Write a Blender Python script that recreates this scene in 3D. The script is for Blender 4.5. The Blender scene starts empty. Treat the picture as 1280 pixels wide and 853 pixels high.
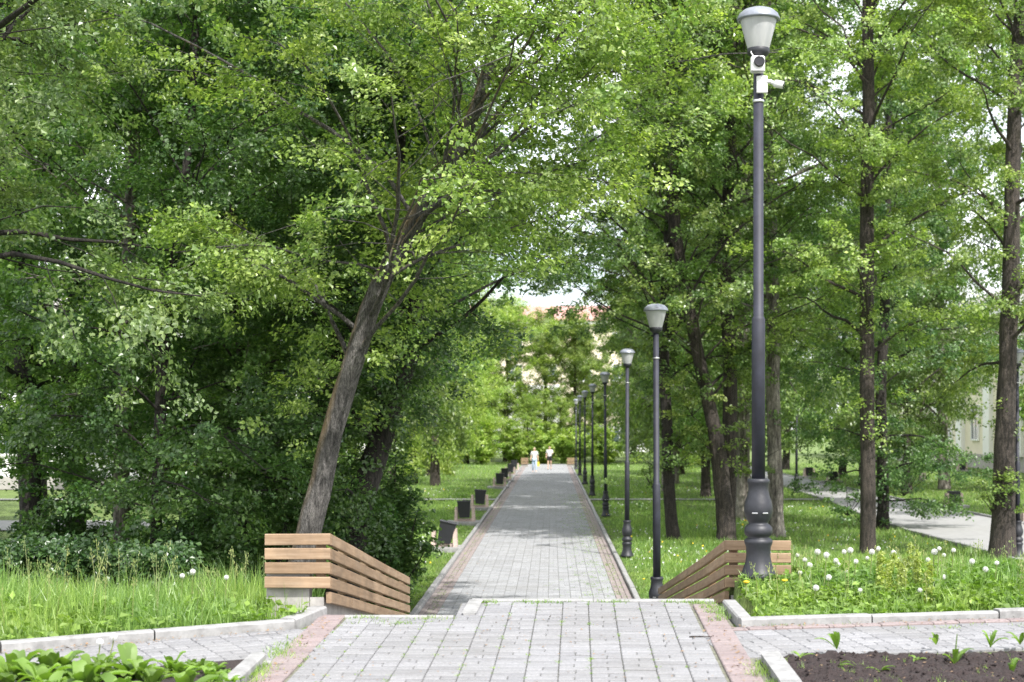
import bpy, math, random
import numpy as np
from mathutils import Vector, Matrix

C = bpy.context.scene.collection
sc = bpy.context.scene
rad = math.radians
F, VX, VY, CH = 1900.0, 689.5, 531.0, 3.065      # focal length in photo pixels, vanishing point, eye height


def P(px, py, d):
    """photo pixel at distance d -> world point"""
    return np.array([(px - VX) * d / F, d, CH - (py - VY) * d / F])


# ------------------------------------------------------------------ mesh helpers
class MB:
    def __init__(s):
        s.v, s.f, s.m, s.sm, s.n = [], [], [], [], 0

    def add(s, v, f, mat=0, smooth=False):
        v = np.asarray(v, dtype=np.float32).reshape(-1, 3)
        f = np.asarray(f, dtype=np.int64)
        s.v.append(v)
        s.f.append(f + s.n)
        s.m.append(np.full(len(f), mat, dtype=np.int32))
        s.sm.append(np.full(len(f), smooth, dtype=bool))
        s.n += len(v)

    def mesh(s, name, mats):
        me = bpy.data.meshes.new(name)
        v = np.concatenate(s.v)
        sizes = np.concatenate([np.full(len(f), f.shape[1]) for f in s.f])
        loops = np.concatenate([f.ravel() for f in s.f])
        me.vertices.add(len(v))
        me.vertices.foreach_set('co', v.ravel())
        me.loops.add(len(loops))
        me.loops.foreach_set('vertex_index', loops.astype(np.int32))
        me.polygons.add(len(sizes))
        starts = np.concatenate([[0], np.cumsum(sizes)[:-1]]).astype(np.int32)
        me.polygons.foreach_set('loop_start', starts)
        me.polygons.foreach_set('material_index', np.concatenate(s.m))
        me.polygons.foreach_set('use_smooth', np.concatenate(s.sm))
        for m in (mats if isinstance(mats, (list, tuple)) else [mats]):
            me.materials.append(m)
        me.update(calc_edges=True)
        me.validate()
        return me

    def build(s, name, mats, parent=None, loc=None):
        o = bpy.data.objects.new(name, s.mesh(name, mats))
        C.objects.link(o)
        if parent is not None:
            o.parent = parent
        if loc is not None:
            o.location = loc
        return o


def tag(o, label=None, cat=None, group=None, kind=None):
    if label: o['label'] = label
    if cat: o['category'] = cat
    if group: o['group'] = group
    if kind: o['kind'] = kind
    return o


def empty(name, loc=(0, 0, 0), rz=0, label=None, cat=None, group=None):
    o = bpy.data.objects.new(name, None)
    C.objects.link(o)
    o.empty_display_size = .1
    o.location = loc
    o.rotation_euler = (0, 0, rz)
    return tag(o, label, cat, group)


def copy_tree(o, parent=None):
    c = o.copy()
    C.objects.link(c)
    c.parent = parent
    for ch in list(o.children):
        copy_tree(ch, c)
    return c


BOXF = np.array([[0, 3, 2, 1], [4, 5, 6, 7], [0, 1, 5, 4], [1, 2, 6, 5], [2, 3, 7, 6], [3, 0, 4, 7]])


def hexa(mb, b, t, mat=0):
    """8 corners: bottom four (ccw from above), top four"""
    mb.add(np.vstack([b, t]), BOXF, mat)


def box(mb, c, s, mat=0, rz=0, bev=0.0):
    cx, cy, cz = c
    hx, hy, hz = s[0] / 2, s[1] / 2, s[2] / 2
    if bev <= 0:
        v = np.array([[-hx, -hy, -hz], [hx, -hy, -hz], [hx, hy, -hz], [-hx, hy, -hz], [-hx, -hy, hz], [hx, -hy, hz], [hx, hy, hz], [-hx, hy, hz]])
        f = [BOXF]
    else:
        v, idx = [], {}
        for sx in (-1, 1):
            for sy in (-1, 1):
                for sz in (-1, 1):
                    for a in range(3):
                        p = [sx * (hx - bev), sy * (hy - bev), sz * (hz - bev)]
                        p[a] = (sx, sy, sz)[a] * (hx, hy, hz)[a]
                        idx[(sx, sy, sz, a)] = len(v)
                        v.append(p)
        v = np.array(v)
        q, t = [], []
        for a in range(3):
            b_, c_ = (a + 1) % 3, (a + 2) % 3
            for s_ in (-1, 1):
                ring = []
                for (u, w) in ((-1, -1), (1, -1), (1, 1), (-1, 1)):
                    k = [0, 0, 0]; k[a] = s_; k[b_] = u; k[c_] = w
                    ring.append(idx[(*k, a)])
                q.append(ring if s_ > 0 else ring[::-1])
            for u in (-1, 1):
                for w in (-1, 1):
                    k0 = [0, 0, 0]; k0[a] = -1; k0[b_] = u; k0[c_] = w
                    k1 = list(k0); k1[a] = 1
                    r = [idx[(*k0, b_)], idx[(*k1, b_)], idx[(*k1, c_)], idx[(*k0, c_)]]
                    q.append(r if u * w < 0 else r[::-1])
        for sx in (-1, 1):
            for sy in (-1, 1):
                for sz in (-1, 1):
                    r = [idx[(sx, sy, sz, 0)], idx[(sx, sy, sz, 1)], idx[(sx, sy, sz, 2)]]
                    t.append(r if sx * sy * sz > 0 else r[::-1])
        f = [np.array(q), np.array(t)]
    if rz:
        c0, s0 = math.cos(rz), math.sin(rz)
        v = np.column_stack([v[:, 0] * c0 - v[:, 1] * s0, v[:, 0] * s0 + v[:, 1] * c0, v[:, 2]])
    v = v + np.array([cx, cy, cz])
    n0 = mb.n
    mb.add(v, f[0], mat)
    if len(f) > 1:
        mb.f.append(f[1] + n0); mb.m.append(np.full(len(f[1]), mat, dtype=np.int32)); mb.sm.append(np.zeros(len(f[1]), bool))


def lathe(mb, prof, c=(0, 0, 0), segs=24, mat=0, smooth=True, caps=True):
    a = np.linspace(0, 2 * math.pi, segs, endpoint=False)
    v = np.concatenate([np.column_stack([r * np.cos(a), r * np.sin(a), np.full(segs, z)]) for r, z in prof]) + np.array(c)
    q = []
    for i in range(len(prof) - 1):
        for k in range(segs):
            q.append([i * segs + k, i * segs + (k + 1) % segs, (i + 1) * segs + (k + 1) % segs, (i + 1) * segs + k])
    n0 = mb.n
    mb.add(v, q, mat, smooth)
    if caps:
        top = np.arange(segs) + (len(prof) - 1) * segs + n0
        bot = np.arange(segs)[::-1] + n0
        mb.f.append(np.array([top])); mb.m.append(np.array([mat], dtype=np.int32)); mb.sm.append(np.array([False]))
        mb.f.append(np.array([bot])); mb.m.append(np.array([mat], dtype=np.int32)); mb.sm.append(np.array([False]))


def tube(mb, pts, radii, segs=8, mat=0, rng=None, rough=0.0):
    pts = np.asarray(pts, float)
    n = len(pts)
    tan = np.gradient(pts, axis=0)
    tan /= np.linalg.norm(tan, axis=1)[:, None] + 1e-9
    ref = np.array([0, 1.0, 0]) if abs(tan[0][1]) < .8 else np.array([1.0, 0, 0])
    a = np.linspace(0, 2 * math.pi, segs, endpoint=False)
    rings = []
    u = ref
    for i in range(n):
        u = u - tan[i] * np.dot(u, tan[i]); u /= np.linalg.norm(u) + 1e-9
        w = np.cross(tan[i], u)
        r = np.full(segs, radii[i])
        if rough and rng is not None:
            r = r * (1 + rng.normal(0, rough, segs))
        rings.append(pts[i] + np.cos(a)[:, None] * u * r[:, None] + np.sin(a)[:, None] * w * r[:, None])
    v = np.concatenate(rings)
    i = np.arange(n - 1)[:, None] * segs
    k = np.arange(segs)[None, :]
    k2 = (k + 1) % segs
    q = np.stack([i + k, i + k2, i + segs + k2, i + segs + k], axis=-1).reshape(-1, 4)
    mb.add(v, q, mat, True)


def curve_pts(pts, n):
    """Catmull-Rom through the points, n samples"""
    p = np.asarray(pts, float)
    p = np.vstack([2 * p[0] - p[1], p, 2 * p[-1] - p[-2]])
    out = []
    for t in np.linspace(0, len(pts) - 1 - 1e-6, n):
        i = int(t); u = t - i
        a, b, c, d = p[i:i + 4]
        out.append(.5 * (2 * b + (c - a) * u + (2 * a - 5 * b + 4 * c - d) * u * u + (3 * b - a - 3 * c + d) * u ** 3))
    return np.array(out)


# ------------------------------------------------------------------ materials
def mat(name):
    m = bpy.data.materials.new(name)
    m.use_nodes = True
    nt = m.node_tree
    return m, nt, nt.nodes['Principled BSDF'], nt.nodes['Material Output']


def ramp(nt, stops):
    r = nt.nodes.new('ShaderNodeValToRGB')
    e = r.color_ramp.elements
    while len(e) < len(stops): e.new(.5)
    for el, (p, c) in zip(e, stops):
        el.position = p; el.color = (*c, 1)
    return r


def noise(nt, scale, detail=4, rough=.6, vec=None):
    n = nt.nodes.new('ShaderNodeTexNoise')
    n.inputs['Scale'].default_value = scale; n.inputs['Detail'].default_value = detail; n.inputs['Roughness'].default_value = rough
    if vec is not None: nt.links.new(vec, n.inputs['Vector'])
    return n


def coords(nt, kind='Object', scale=(1, 1, 1)):
    tc = nt.nodes.new('ShaderNodeTexCoord'); mp = nt.nodes.new('ShaderNodeMapping')
    mp.inputs['Scale'].default_value = scale
    nt.links.new(tc.outputs[kind], mp.inputs['Vector'])
    return mp.outputs['Vector']


def mixc(nt, a, b, fac, mode='MIX'):
    m = nt.nodes.new('ShaderNodeMix'); m.data_type = 'RGBA'; m.blend_type = mode
    for sock, val in ((m.inputs[6], a), (m.inputs[7], b), (m.inputs[0], fac)):
        if hasattr(val, 'links'): nt.links.new(val, sock)
        elif isinstance(val, (tuple, list)): sock.default_value = (*val, 1)
        else: sock.default_value = val
    return m.outputs[2]


def bump(nt, bs, h, strength=.4, dist=.02):
    b = nt.nodes.new('ShaderNodeBump')
    b.inputs['Strength'].default_value = strength; b.inputs['Distance'].default_value = dist
    nt.links.new(h, b.inputs['Height']); nt.links.new(b.outputs['Normal'], bs.inputs['Normal'])


def plain(name, col, rough=.6, var=.15, scale=8, metal=0, bmp=0):
    m, nt, bs, _ = mat(name)
    n = noise(nt, scale, 5, .65, coords(nt))
    r = ramp(nt, [(.3, tuple(c * (1 - var) for c in col)), (.7, tuple(min(1, c * (1 + var)) for c in col))])
    nt.links.new(n.outputs['Fac'], r.inputs['Fac']); nt.links.new(r.outputs['Color'], bs.inputs['Base Color'])
    bs.inputs['Roughness'].default_value = rough; bs.inputs['Metallic'].default_value = metal
    if bmp: bump(nt, bs, n.outputs['Fac'], bmp, .01)
    return m


def leafmat(name, c_lo, c_hi, trans=.35, tr_gain=(1.2, 1.35, .6), rough=.36, objvar=.25):
    m, nt, bs, out = mat(name)
    g = nt.nodes.new('ShaderNodeNewGeometry')
    oi = nt.nodes.new('ShaderNodeObjectInfo')
    r = ramp(nt, [(0, c_lo), (.8, c_hi), (1, tuple(min(1, c * 1.35) for c in c_hi))])
    nt.links.new(g.outputs['Random Per Island'], r.inputs['Fac'])
    nn = noise(nt, .9, 3, .6, coords(nt))
    rn = ramp(nt, [(.35, (.78, .86, .85)), (.65, (1.25, 1.12, 1.0))]); nt.links.new(nn.outputs['Fac'], rn.inputs['Fac'])
    hs = nt.nodes.new('ShaderNodeHueSaturation')
    mr = nt.nodes.new('ShaderNodeMapRange'); mr.inputs['To Min'].default_value = 1 - objvar; mr.inputs['To Max'].default_value = 1 + objvar
    nt.links.new(oi.outputs['Random'], mr.inputs['Value']); nt.links.new(mr.outputs['Result'], hs.inputs['Value'])
    nt.links.new(mixc(nt, r.outputs['Color'], rn.outputs['Color'], 1, 'MULTIPLY'), hs.inputs['Color'])
    nt.links.new(hs.outputs['Color'], bs.inputs['Base Color'])
    bs.inputs['Roughness'].default_value = rough
    bs.inputs['Specular IOR Level'].default_value = .75
    tr = nt.nodes.new('ShaderNodeBsdfTranslucent')
    tc = mixc(nt, hs.outputs['Color'], tr_gain, 1.0, 'MULTIPLY')
    nt.links.new(tc, tr.inputs['Color'])
    mx = nt.nodes.new('ShaderNodeMixShader'); mx.inputs['Fac'].default_value = trans
    nt.links.new(bs.outputs[0], mx.inputs[1]); nt.links.new(tr.outputs[0], mx.inputs[2]); nt.links.new(mx.outputs[0], out.inputs['Surface'])
    return m


def barkmat(name, dark, light, lichen=None, sx=22):
    m, nt, bs, _ = mat(name)
    v = coords(nt, 'Object', (sx, sx, sx * .15))
    n = noise(nt, 1.0, 7, .7, v)
    n2 = noise(nt, 1.3, 3, .5, coords(nt, 'Object', (1, 1, .6)))
    r = ramp(nt, [(.36, dark), (.56, light), (.72, tuple(c * 1.4 for c in light))])
    nt.links.new(n.outputs['Fac'], r.inputs['Fac'])
    nf = noise(nt, 1.0, 5, .75, coords(nt, 'Object', (sx * 3.2, sx * 3.2, sx * 1.0)))
    rf = ramp(nt, [(.38, (.45, .45, .45)), (.62, (1.35, 1.35, 1.35))]); nt.links.new(nf.outputs['Fac'], rf.inputs['Fac'])
    n3 = noise(nt, 2.2, 5, .65, coords(nt, 'Object', (1, 1, .5)))
    r3 = ramp(nt, [(.3, (.5, .5, .5)), (.7, (1.2, 1.2, 1.2))]); nt.links.new(n3.outputs['Fac'], r3.inputs['Fac'])
    col = mixc(nt, mixc(nt, r.outputs['Color'], r3.outputs['Color'], 1, 'MULTIPLY'), rf.outputs['Color'], 1, 'MULTIPLY')
    if lichen:
        gm = nt.nodes.new('ShaderNodeNewGeometry'); sp = nt.nodes.new('ShaderNodeSeparateXYZ'); nt.links.new(gm.outputs['Normal'], sp.inputs[0])
        ma = nt.nodes.new('ShaderNodeMath'); ma.operation = 'MULTIPLY_ADD'; ma.inputs[1].default_value = -.42; nt.links.new(sp.outputs['X'], ma.inputs[0]); nt.links.new(n2.outputs['Fac'], ma.inputs[2])
        r2 = ramp(nt, [(.72, (0, 0, 0)), (.92, (.38, .38, .38))])   # lichen grows on the weather side of the trunk
        nt.links.new(ma.outputs[0], r2.inputs['Fac'])
        col = mixc(nt, col, lichen, r2.outputs['Color'])
    nt.links.new(col, bs.inputs['Base Color'])
    bs.inputs['Roughness'].default_value = .9
    bump(nt, bs, n.outputs['Fac'], 1.0, .08)
    return m


M = {}
M['leaf'] = leafmat('leaf_linden', (.066, .145, .032), (.215, .330, .105), .45)
M['leaf_elm'] = leafmat('leaf_elm', (.092, .162, .031), (.262, .350, .104), .45)
M['leaf_pale'] = leafmat('leaf_pale', (.10, .175, .055), (.26, .36, .15), .46)
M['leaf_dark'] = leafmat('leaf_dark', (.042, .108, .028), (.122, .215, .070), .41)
M['leaf_light'] = leafmat('leaf_light', (.16, .245, .045), (.32, .42, .12), .48)
M['leaf_far'] = leafmat('leaf_far', (.095, .165, .048), (.22, .31, .105), .45)
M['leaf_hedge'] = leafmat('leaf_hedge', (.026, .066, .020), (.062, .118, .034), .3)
M['dock'] = leafmat('dock_leaf', (.10, .18, .028), (.20, .32, .055), .42, rough=.55)
M['grass'] = leafmat('grass_blade', (.105, .205, .040), (.25, .375, .11), .45, rough=.4, objvar=0)
M['grass_dry'] = leafmat('grass_stalk', (.15, .20, .06), (.30, .34, .15), .3, objvar=0)
M['bark'] = barkmat('bark_brown', (.018, .0145, .012), (.080, .064, .053))
M['bark_grey'] = barkmat('bark_grey', (.034, .031, .029), (.158, .146, .138), (.26, .16, .04))
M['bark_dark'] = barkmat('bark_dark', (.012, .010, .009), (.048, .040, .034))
M['bark_birch'] = barkmat('bark_birch', (.05, .04, .034), (.30, .27, .235), None, 6)
M['concrete'] = plain('concrete', (.29, .275, .26), .85, .25, 9, 0, .35)
M['kerb'] = plain('kerb_concrete', (.245, .243, .24), .85, .3, 11, 0, .4)
M['soil'] = plain('dark_soil', (.026, .0175, .0165), .95, .75, 75, 0, .9)
M['joint'] = plain('joint_dirt', (.135, .135, .10), .95, .5, 16)
M['black_iron'] = plain('black_iron', (.017, .018, .0235), .5, .25, 30, 0, .12)
M['pole_paint'] = plain('pole_paint', (.0175, .019, .030), .62, .4, 7, 0, .08)
M['cap_metal'] = plain('cap_metal', (.22, .235, .27), .38, .2, 12, .35)
M['white_plastic'] = plain('white_plastic', (.6, .6, .59), .35, .05, 6)
M['steel'] = plain('steel', (.55, .55, .56), .35, .1, 6, .9)
M['lens'] = plain('lens_black', (.012, .012, .014), .12, .1, 6)
M['bin_black'] = plain('bin_black', (.02, .02, .026), .45, .2, 14)
M['bin_stone'] = plain('bin_stone', (.43, .34, .30), .9, .35, 40, 0, .5)
M['asphalt'] = plain('asphalt', (.28, .278, .275), .9, .12, 3, 0, .2)
M['wall_yellow'] = plain('plaster_yellow', (.73, .66, .52), .85, .07, .6)
M['wall_peach'] = plain('plaster_peach', (.74, .64, .51), .85, .07, .6)
M['wall_white'] = plain('plaster_white', (.80, .79, .77), .8, .05, .6)
M['roof_red'] = plain('roof_red', (.40, .21, .18), .7, .15, 1.5)
M['plinth'] = plain('plinth_grey', (.35, .33, .31), .9, .15, 2)
M['glass'] = plain('window_glass', (.06, .08, .10), .08, .2, .4)
M['skin'] = plain('skin', (.55, .36, .27), .55, .05, 10)
M['hair_fair'] = plain('hair_fair', (.35, .27, .19), .6, .2, 30)
M['hair_dark'] = plain('hair_dark', (.05, .035, .028), .6, .2, 30)
M['cloth_white'] = plain('cloth_white', (.62, .62, .62), .85, .05, 10)
M['cloth_jeans'] = plain('cloth_jeans', (.36, .46, .58), .85, .12, 10)
M['cloth_black'] = plain('cloth_black', (.018, .018, .02), .85, .2, 10)
M['bag_yellow'] = plain('bag_yellow', (.75, .58, .06), .5, .1, 6)
M['dandelion_white'] = plain('dandelion_white', (.66, .66, .63), .9, .06, 60)
M['dandelion_yellow'] = plain('dandelion_yellow', (.80, .55, .02), .7, .1, 60)
M['stem'] = plain('stem_green', (.16, .20, .06), .6, .2, 20)


def globemat():
    m, nt, bs, out = mat('frosted_globe')
    n = noise(nt, 3, 3, .5, coords(nt, 'Object', (6, 6, 1)))
    r = ramp(nt, [(.3, (.38, .39, .40)), (.7, (.52, .52, .52))])
    nt.links.new(n.outputs['Fac'], r.inputs['Fac']); nt.links.new(r.outputs['Color'], bs.inputs['Base Color'])
    bs.inputs['Roughness'].default_value = .25
    tr = nt.nodes.new('ShaderNodeBsdfTranslucent'); tr.inputs['Color'].default_value = (.8, .8, .8, 1)
    mx = nt.nodes.new('ShaderNodeMixShader'); mx.inputs['Fac'].default_value = .35
    nt.links.new(bs.outputs[0], mx.inputs[1]); nt.links.new(tr.outputs[0], mx.inputs[2]); nt.links.new(mx.outputs[0], out.inputs['Surface'])
    return m


M['globe'] = globemat()
def fuzzmat():
    m, nt, bs, out = mat('dandelion_fuzz')
    bs.inputs['Base Color'].default_value = (.66, .66, .64, 1); bs.inputs['Roughness'].default_value = .9
    tp_ = nt.nodes.new('ShaderNodeBsdfTransparent'); mx = nt.nodes.new('ShaderNodeMixShader'); mx.inputs['Fac'].default_value = .25
    nt.links.new(bs.outputs[0], mx.inputs[1]); nt.links.new(tp_.outputs[0], mx.inputs[2]); nt.links.new(mx.outputs[0], out.inputs['Surface'])
    return m


M['dandelion_white'] = fuzzmat()
M['spike'] = leafmat('spike_leaf', (.24, .30, .06), (.38, .44, .12), .45, objvar=.1)
M['litter'] = plain('litter_brown', (.20, .13, .075), .9, .5, 40)


def pavermat(name, lo, hi, stain):
    m, nt, bs, _ = mat(name)
    g = nt.nodes.new('ShaderNodeNewGeometry')
    r = ramp(nt, [(0, lo), (1, hi)])
    nt.links.new(g.outputs['Random Per Island'], r.inputs['Fac'])
    n = noise(nt, 60, 5, .7, coords(nt)); n2 = noise(nt, 1.1, 5, .6, coords(nt))
    r1 = ramp(nt, [(.3, (.72, .72, .72)), (.7, (1.12, 1.12, 1.12))]); nt.links.new(n.outputs['Fac'], r1.inputs['Fac'])
    c = mixc(nt, r.outputs['Color'], r1.outputs['Color'], 1, 'MULTIPLY')
    r2 = ramp(nt, [(.42, (0, 0, 0)), (.72, (.42, .42, .42))]); nt.links.new(n2.outputs['Fac'], r2.inputs['Fac'])
    c = mixc(nt, c, stain, r2.outputs['Color'])
    nt.links.new(c, bs.inputs['Base Color'])
    bs.inputs['Roughness'].default_value = .88
    bump(nt, bs, n.outputs['Fac'], .3, .006)
    return m


M['paver'] = pavermat('paver_grey', (.186, .186, .194), (.246, .246, .255), (.135, .13, .118))
M['paver_pink'] = pavermat('paver_pink', (.200, .158, .157), (.255, .205, .202), (.2, .18, .17))
M['paver_low'] = pavermat('paver_lower', (.225, .23, .24), (.305, .31, .32), (.16, .155, .145))  # same grey pavers as the platform, colour lightened to counter the tree shade
M['paver_red'] = pavermat('paver_lower_red', (.225, .188, .182), (.28, .235, .226), (.22, .20, .19))


def woodmat():
    m, nt, bs, _ = mat('timber')
    tc = nt.nodes.new('ShaderNodeTexCoord')
    at = nt.nodes.new('ShaderNodeNewGeometry')
    v = coords(nt, 'UV', (2.2, 30, 1))
    ad = nt.nodes.new('ShaderNodeVectorMath'); ad.operation = 'ADD'
    sc_ = nt.nodes.new('ShaderNodeVectorMath'); sc_.operation = 'SCALE'; sc_.inputs['Scale'].default_value = 37.0
    cb = nt.nodes.new('ShaderNodeCombineXYZ')
    for k in range(2): nt.links.new(at.outputs['Random Per Island'], cb.inputs[k])
    nt.links.new(cb.outputs[0], sc_.inputs[0]); nt.links.new(v, ad.inputs[0]); nt.links.new(sc_.outputs[0], ad.inputs[1])
    n = noise(nt, 1.0, 6, .65, ad.outputs[0])
    r = ramp(nt, [(.25, (.165, .108, .062)), (.5, (.262, .186, .115)), (.75, (.335, .255, .175))])
    nt.links.new(n.outputs['Fac'], r.inputs['Fac'])
    r2 = ramp(nt, [(0, (.80, .74, .70)), (1, (1.12, 1.08, 1.08))]); nt.links.new(at.outputs['Random Per Island'], r2.inputs['Fac'])
    c = mixc(nt, r.outputs['Color'], r2.outputs['Color'], 1, 'MULTIPLY')
    nw = noise(nt, 4, 5, .7, coords(nt)); rw = ramp(nt, [(.3, (.72, .73, .75)), (.65, (1.08, 1.07, 1.06))]); nt.links.new(nw.outputs['Fac'], rw.inputs['Fac'])
    c = mixc(nt, c, rw.outputs['Color'], 1, 'MULTIPLY')
    nk = noise(nt, 9, 2, .5, coords(nt)); rk = ramp(nt, [(.70, (0, 0, 0)), (.76, (.8, .8, .8))]); nt.links.new(nk.outputs['Fac'], rk.inputs['Fac'])
    c = mixc(nt, c, (.17, .08, .045), rk.outputs['Color'])
    nt.links.new(c, bs.inputs['Base Color'])
    bs.inputs['Roughness'].default_value = .7
    bump(nt, bs, n.outputs['Fac'], .35, .004)
    return m


M['wood'] = woodmat()


def groundmat():
    m, nt, bs, _ = mat('lawn_ground')
    n = noise(nt, .7, 6, .65, coords(nt)); n2 = noise(nt, 25, 4, .7, coords(nt))
    r = ramp(nt, [(.3, (.075, .12, .022)), (.55, (.12, .18, .035)), (.75, (.16, .215, .05))])
    nt.links.new(n.outputs['Fac'], r.inputs['Fac'])
    r2 = ramp(nt, [(.3, (.5, .5, .5)), (.7, (1.3, 1.3, 1.3))]); nt.links.new(n2.outputs['Fac'], r2.inputs['Fac'])
    nt.links.new(mixc(nt, r.outputs['Color'], r2.outputs['Color'], 1, 'MULTIPLY'), bs.inputs['Base Color'])
    bs.inputs['Roughness'].default_value = .95
    bump(nt, bs, n2.outputs['Fac'], .8, .04)
    return m


M['ground'] = groundmat()

# ------------------------------------------------------------------ terrain
LX, RX = -1.77, 1.58           # the stair corridor between the two parapets


def plane_z(d):
    return 1.269 + .0321 * np.asarray(d, float)


def bank(x, d):
    d = np.asarray(d, float)
    d0 = np.where(np.asarray(x) < 0, 11.3, 13.3)
    t = np.clip((d - d0) / (20.5 - d0), 0, 1)
    t = np.clip(t * t * (3 - 2 * t) * .6 + t * .4, 0, 1)
    return plane_z(np.minimum(d, 13.3)) * (1 - t)


def terr(x, d):
    x = np.asarray(x, float); d = np.asarray(d, float)
    z = bank(x, d) - .03
    up = (d < 13.3)
    mound = .05 * np.clip((d - 11.6) / 1.2, 0, 1) * (x > 1.5) * np.clip((16 - d) / 3, 0, 1)
    z = z + mound
    cor = (x > LX) & (x < RX) & (d > 11.3) & (d < 21)
    stair = 1.62 - (d - 12.2) * 1.62 / 5.8 - .5
    z = np.where(cor, np.minimum(z, np.maximum(stair, -.25)), z)
    z = np.where((d > 20) & (x > -2.3) & (x < 1.6), -.06, z)
    return z


xs = np.unique(np.concatenate([np.linspace(-420, -30, 14), np.arange(-30, -6, 1.0), np.arange(-6, 6.01, .2), [LX - .01, LX + .01, RX - .01, RX + .01], np.arange(6, 30, 1.0), np.linspace(30, 420, 14)]))
ds = np.unique(np.concatenate([np.linspace(-60, 6, 10), np.arange(6, 26, .2), np.arange(26, 130, 2.0), np.linspace(130, 900, 16)]))
X, D = np.meshgrid(xs, ds)
Z = terr(X, D)
nx, nd = len(xs), len(ds)
ii, jj = np.meshgrid(np.arange(nx - 1), np.arange(nd - 1))
q = np.stack([jj * nx + ii, jj * nx + ii + 1, (jj + 1) * nx + ii + 1, (jj + 1) * nx + ii], -1).reshape(-1, 4)
mb = MB(); mb.add(np.column_stack([X.ravel(), D.ravel(), Z.ravel()]), q, 0, True)
tag(mb.build('ground', M['ground']), kind='structure')

rng = np.random.default_rng(5)


# ------------------------------------------------------------------ paving
def paver_set(cells, zf, rot=(0, (0, 0)), gap=.007, hj=.0015, th=.05):
    """cells: array of x0,y0,x1,y1 -> pavers with chamfered tops, as verts/quads"""
    c = np.asarray(cells, float)
    n = len(c)
    gy = gap / 2 + (.0075 if c.shape[1] > 4 else 0)
    gx = c[:, 4] if c.shape[1] > 4 else gap / 2
    gx2 = c[:, 5] if c.shape[1] > 4 else gap / 2
    x0, y0, x1, y1 = c[:, 0] + gx, c[:, 1] + gy, c[:, 2] - gx2, c[:, 3] - gy
    ch = .006
    th_ = np.full(n, -th)
    hz = rng.normal(0, hj, n)
    tx, ty = rng.normal(0, .006, n), rng.normal(0, .006, n)
    cx, cy = (x0 + x1) / 2, (y0 + y1) / 2
    V = np.zeros((n, 12, 3))
    for k, (ax, ay) in enumerate(((x0, y0), (x1, y0), (x1, y1), (x0, y1))):
        V[:, k] = np.column_stack([ax, ay, th_])
        V[:, 4 + k] = np.column_stack([ax, ay, hz - ch + (ax - cx) * tx + (ay - cy) * ty])
        sx = np.where(ax > cx, -ch, ch); sy = np.where(ay > cy, -ch, ch)
        V[:, 8 + k] = np.column_stack([ax + sx, ay + sy, hz + (ax - cx) * tx + (ay - cy) * ty])
    V = V.reshape(-1, 3)
    a, (ox, oy) = rot
    ca, sa = math.cos(a), math.sin(a)
    wx = ox + V[:, 0] * ca - V[:, 1] * sa; wy = oy + V[:, 0] * sa + V[:, 1] * ca
    V = np.column_stack([wx, wy, V[:, 2] + zf(wy)])
    base = []
    for k in range(4):
        k2 = (k + 1) % 4
        base.append([k, k2, 4 + k2, 4 + k]); base.append([4 + k, 4 + k2, 8 + k2, 8 + k])
    base.append([8, 9, 10, 11])
    base = np.array(base)
    f = (base[None] + (np.arange(n) * 12)[:, None, None]).reshape(-1, 4)
    return V, f


def weave(x0, x1, y0, y1, s=.2):
    """basketweave blocks of side s"""
    out = []
    nx_ = int(round((x1 - x0) / s)); ny_ = int(math.ceil((y1 - y0) / s))
    for i in range(nx_):
        off = (.5 * s if i % 2 else 0) + rng.uniform(-.01, .01)
        for j in range(-1, ny_ + 1):
            a, b = x0 + i * s, y0 + j * s + off
            g, e = .0022, .0019
            if rng.random() < .35:
                out += [(a, b, a + s, b + s / 2, g, g), (a, b + s / 2, a + s, b + s, g, g)]
            else:
                m_ = a + s * .5 + rng.normal(0, .004)
                out += [(a, b, m_, b + s / 2, g, e), (m_, b, a + s, b + s / 2, e, g), (a, b + s / 2, a + s, b + s, g, g)]
    return np.array(out)


AX = rad(-1.0)                       # the upper paving is turned a degree to the right of the lower path
RO = (AX, (-.246, 10.0))


def loc(cells_center):
    ca, sa = math.cos(AX), math.sin(AX)
    return RO[1][0] + cells_center[:, 0] * ca - cells_center[:, 1] * sa, RO[1][1] + cells_center[:, 0] * sa + cells_center[:, 1] * ca


mb = MB()
cells = weave(-1.30, 1.30, -8.4, 2.4)
cc = np.column_stack([(cells[:, 0] + cells[:, 2]) / 2, (cells[:, 1] + cells[:, 3]) / 2])
wx, wy = loc(cc)
keep = (wy < np.where(wx < -.72, 11.30, 12.06))
V, f = paver_set(cells[keep], plane_z, RO); mb.add(V, f, 0)
for s0, e0 in ((-1.52, 1.36), (1.32, 2.0)):
    k_ = [(s0, y, s0 + .2, y + .1) for y in np.arange(-8.4, e0, .1)]
    V, f = paver_set(k_, plane_z, RO); mb.add(V, f, 1)
# side paths, left (running off towards the lower left) and right
def strip_cells(L, w, pink_at):
    c = weave(0, L, .2 if pink_at else 0, w - .2)
    return c


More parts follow.
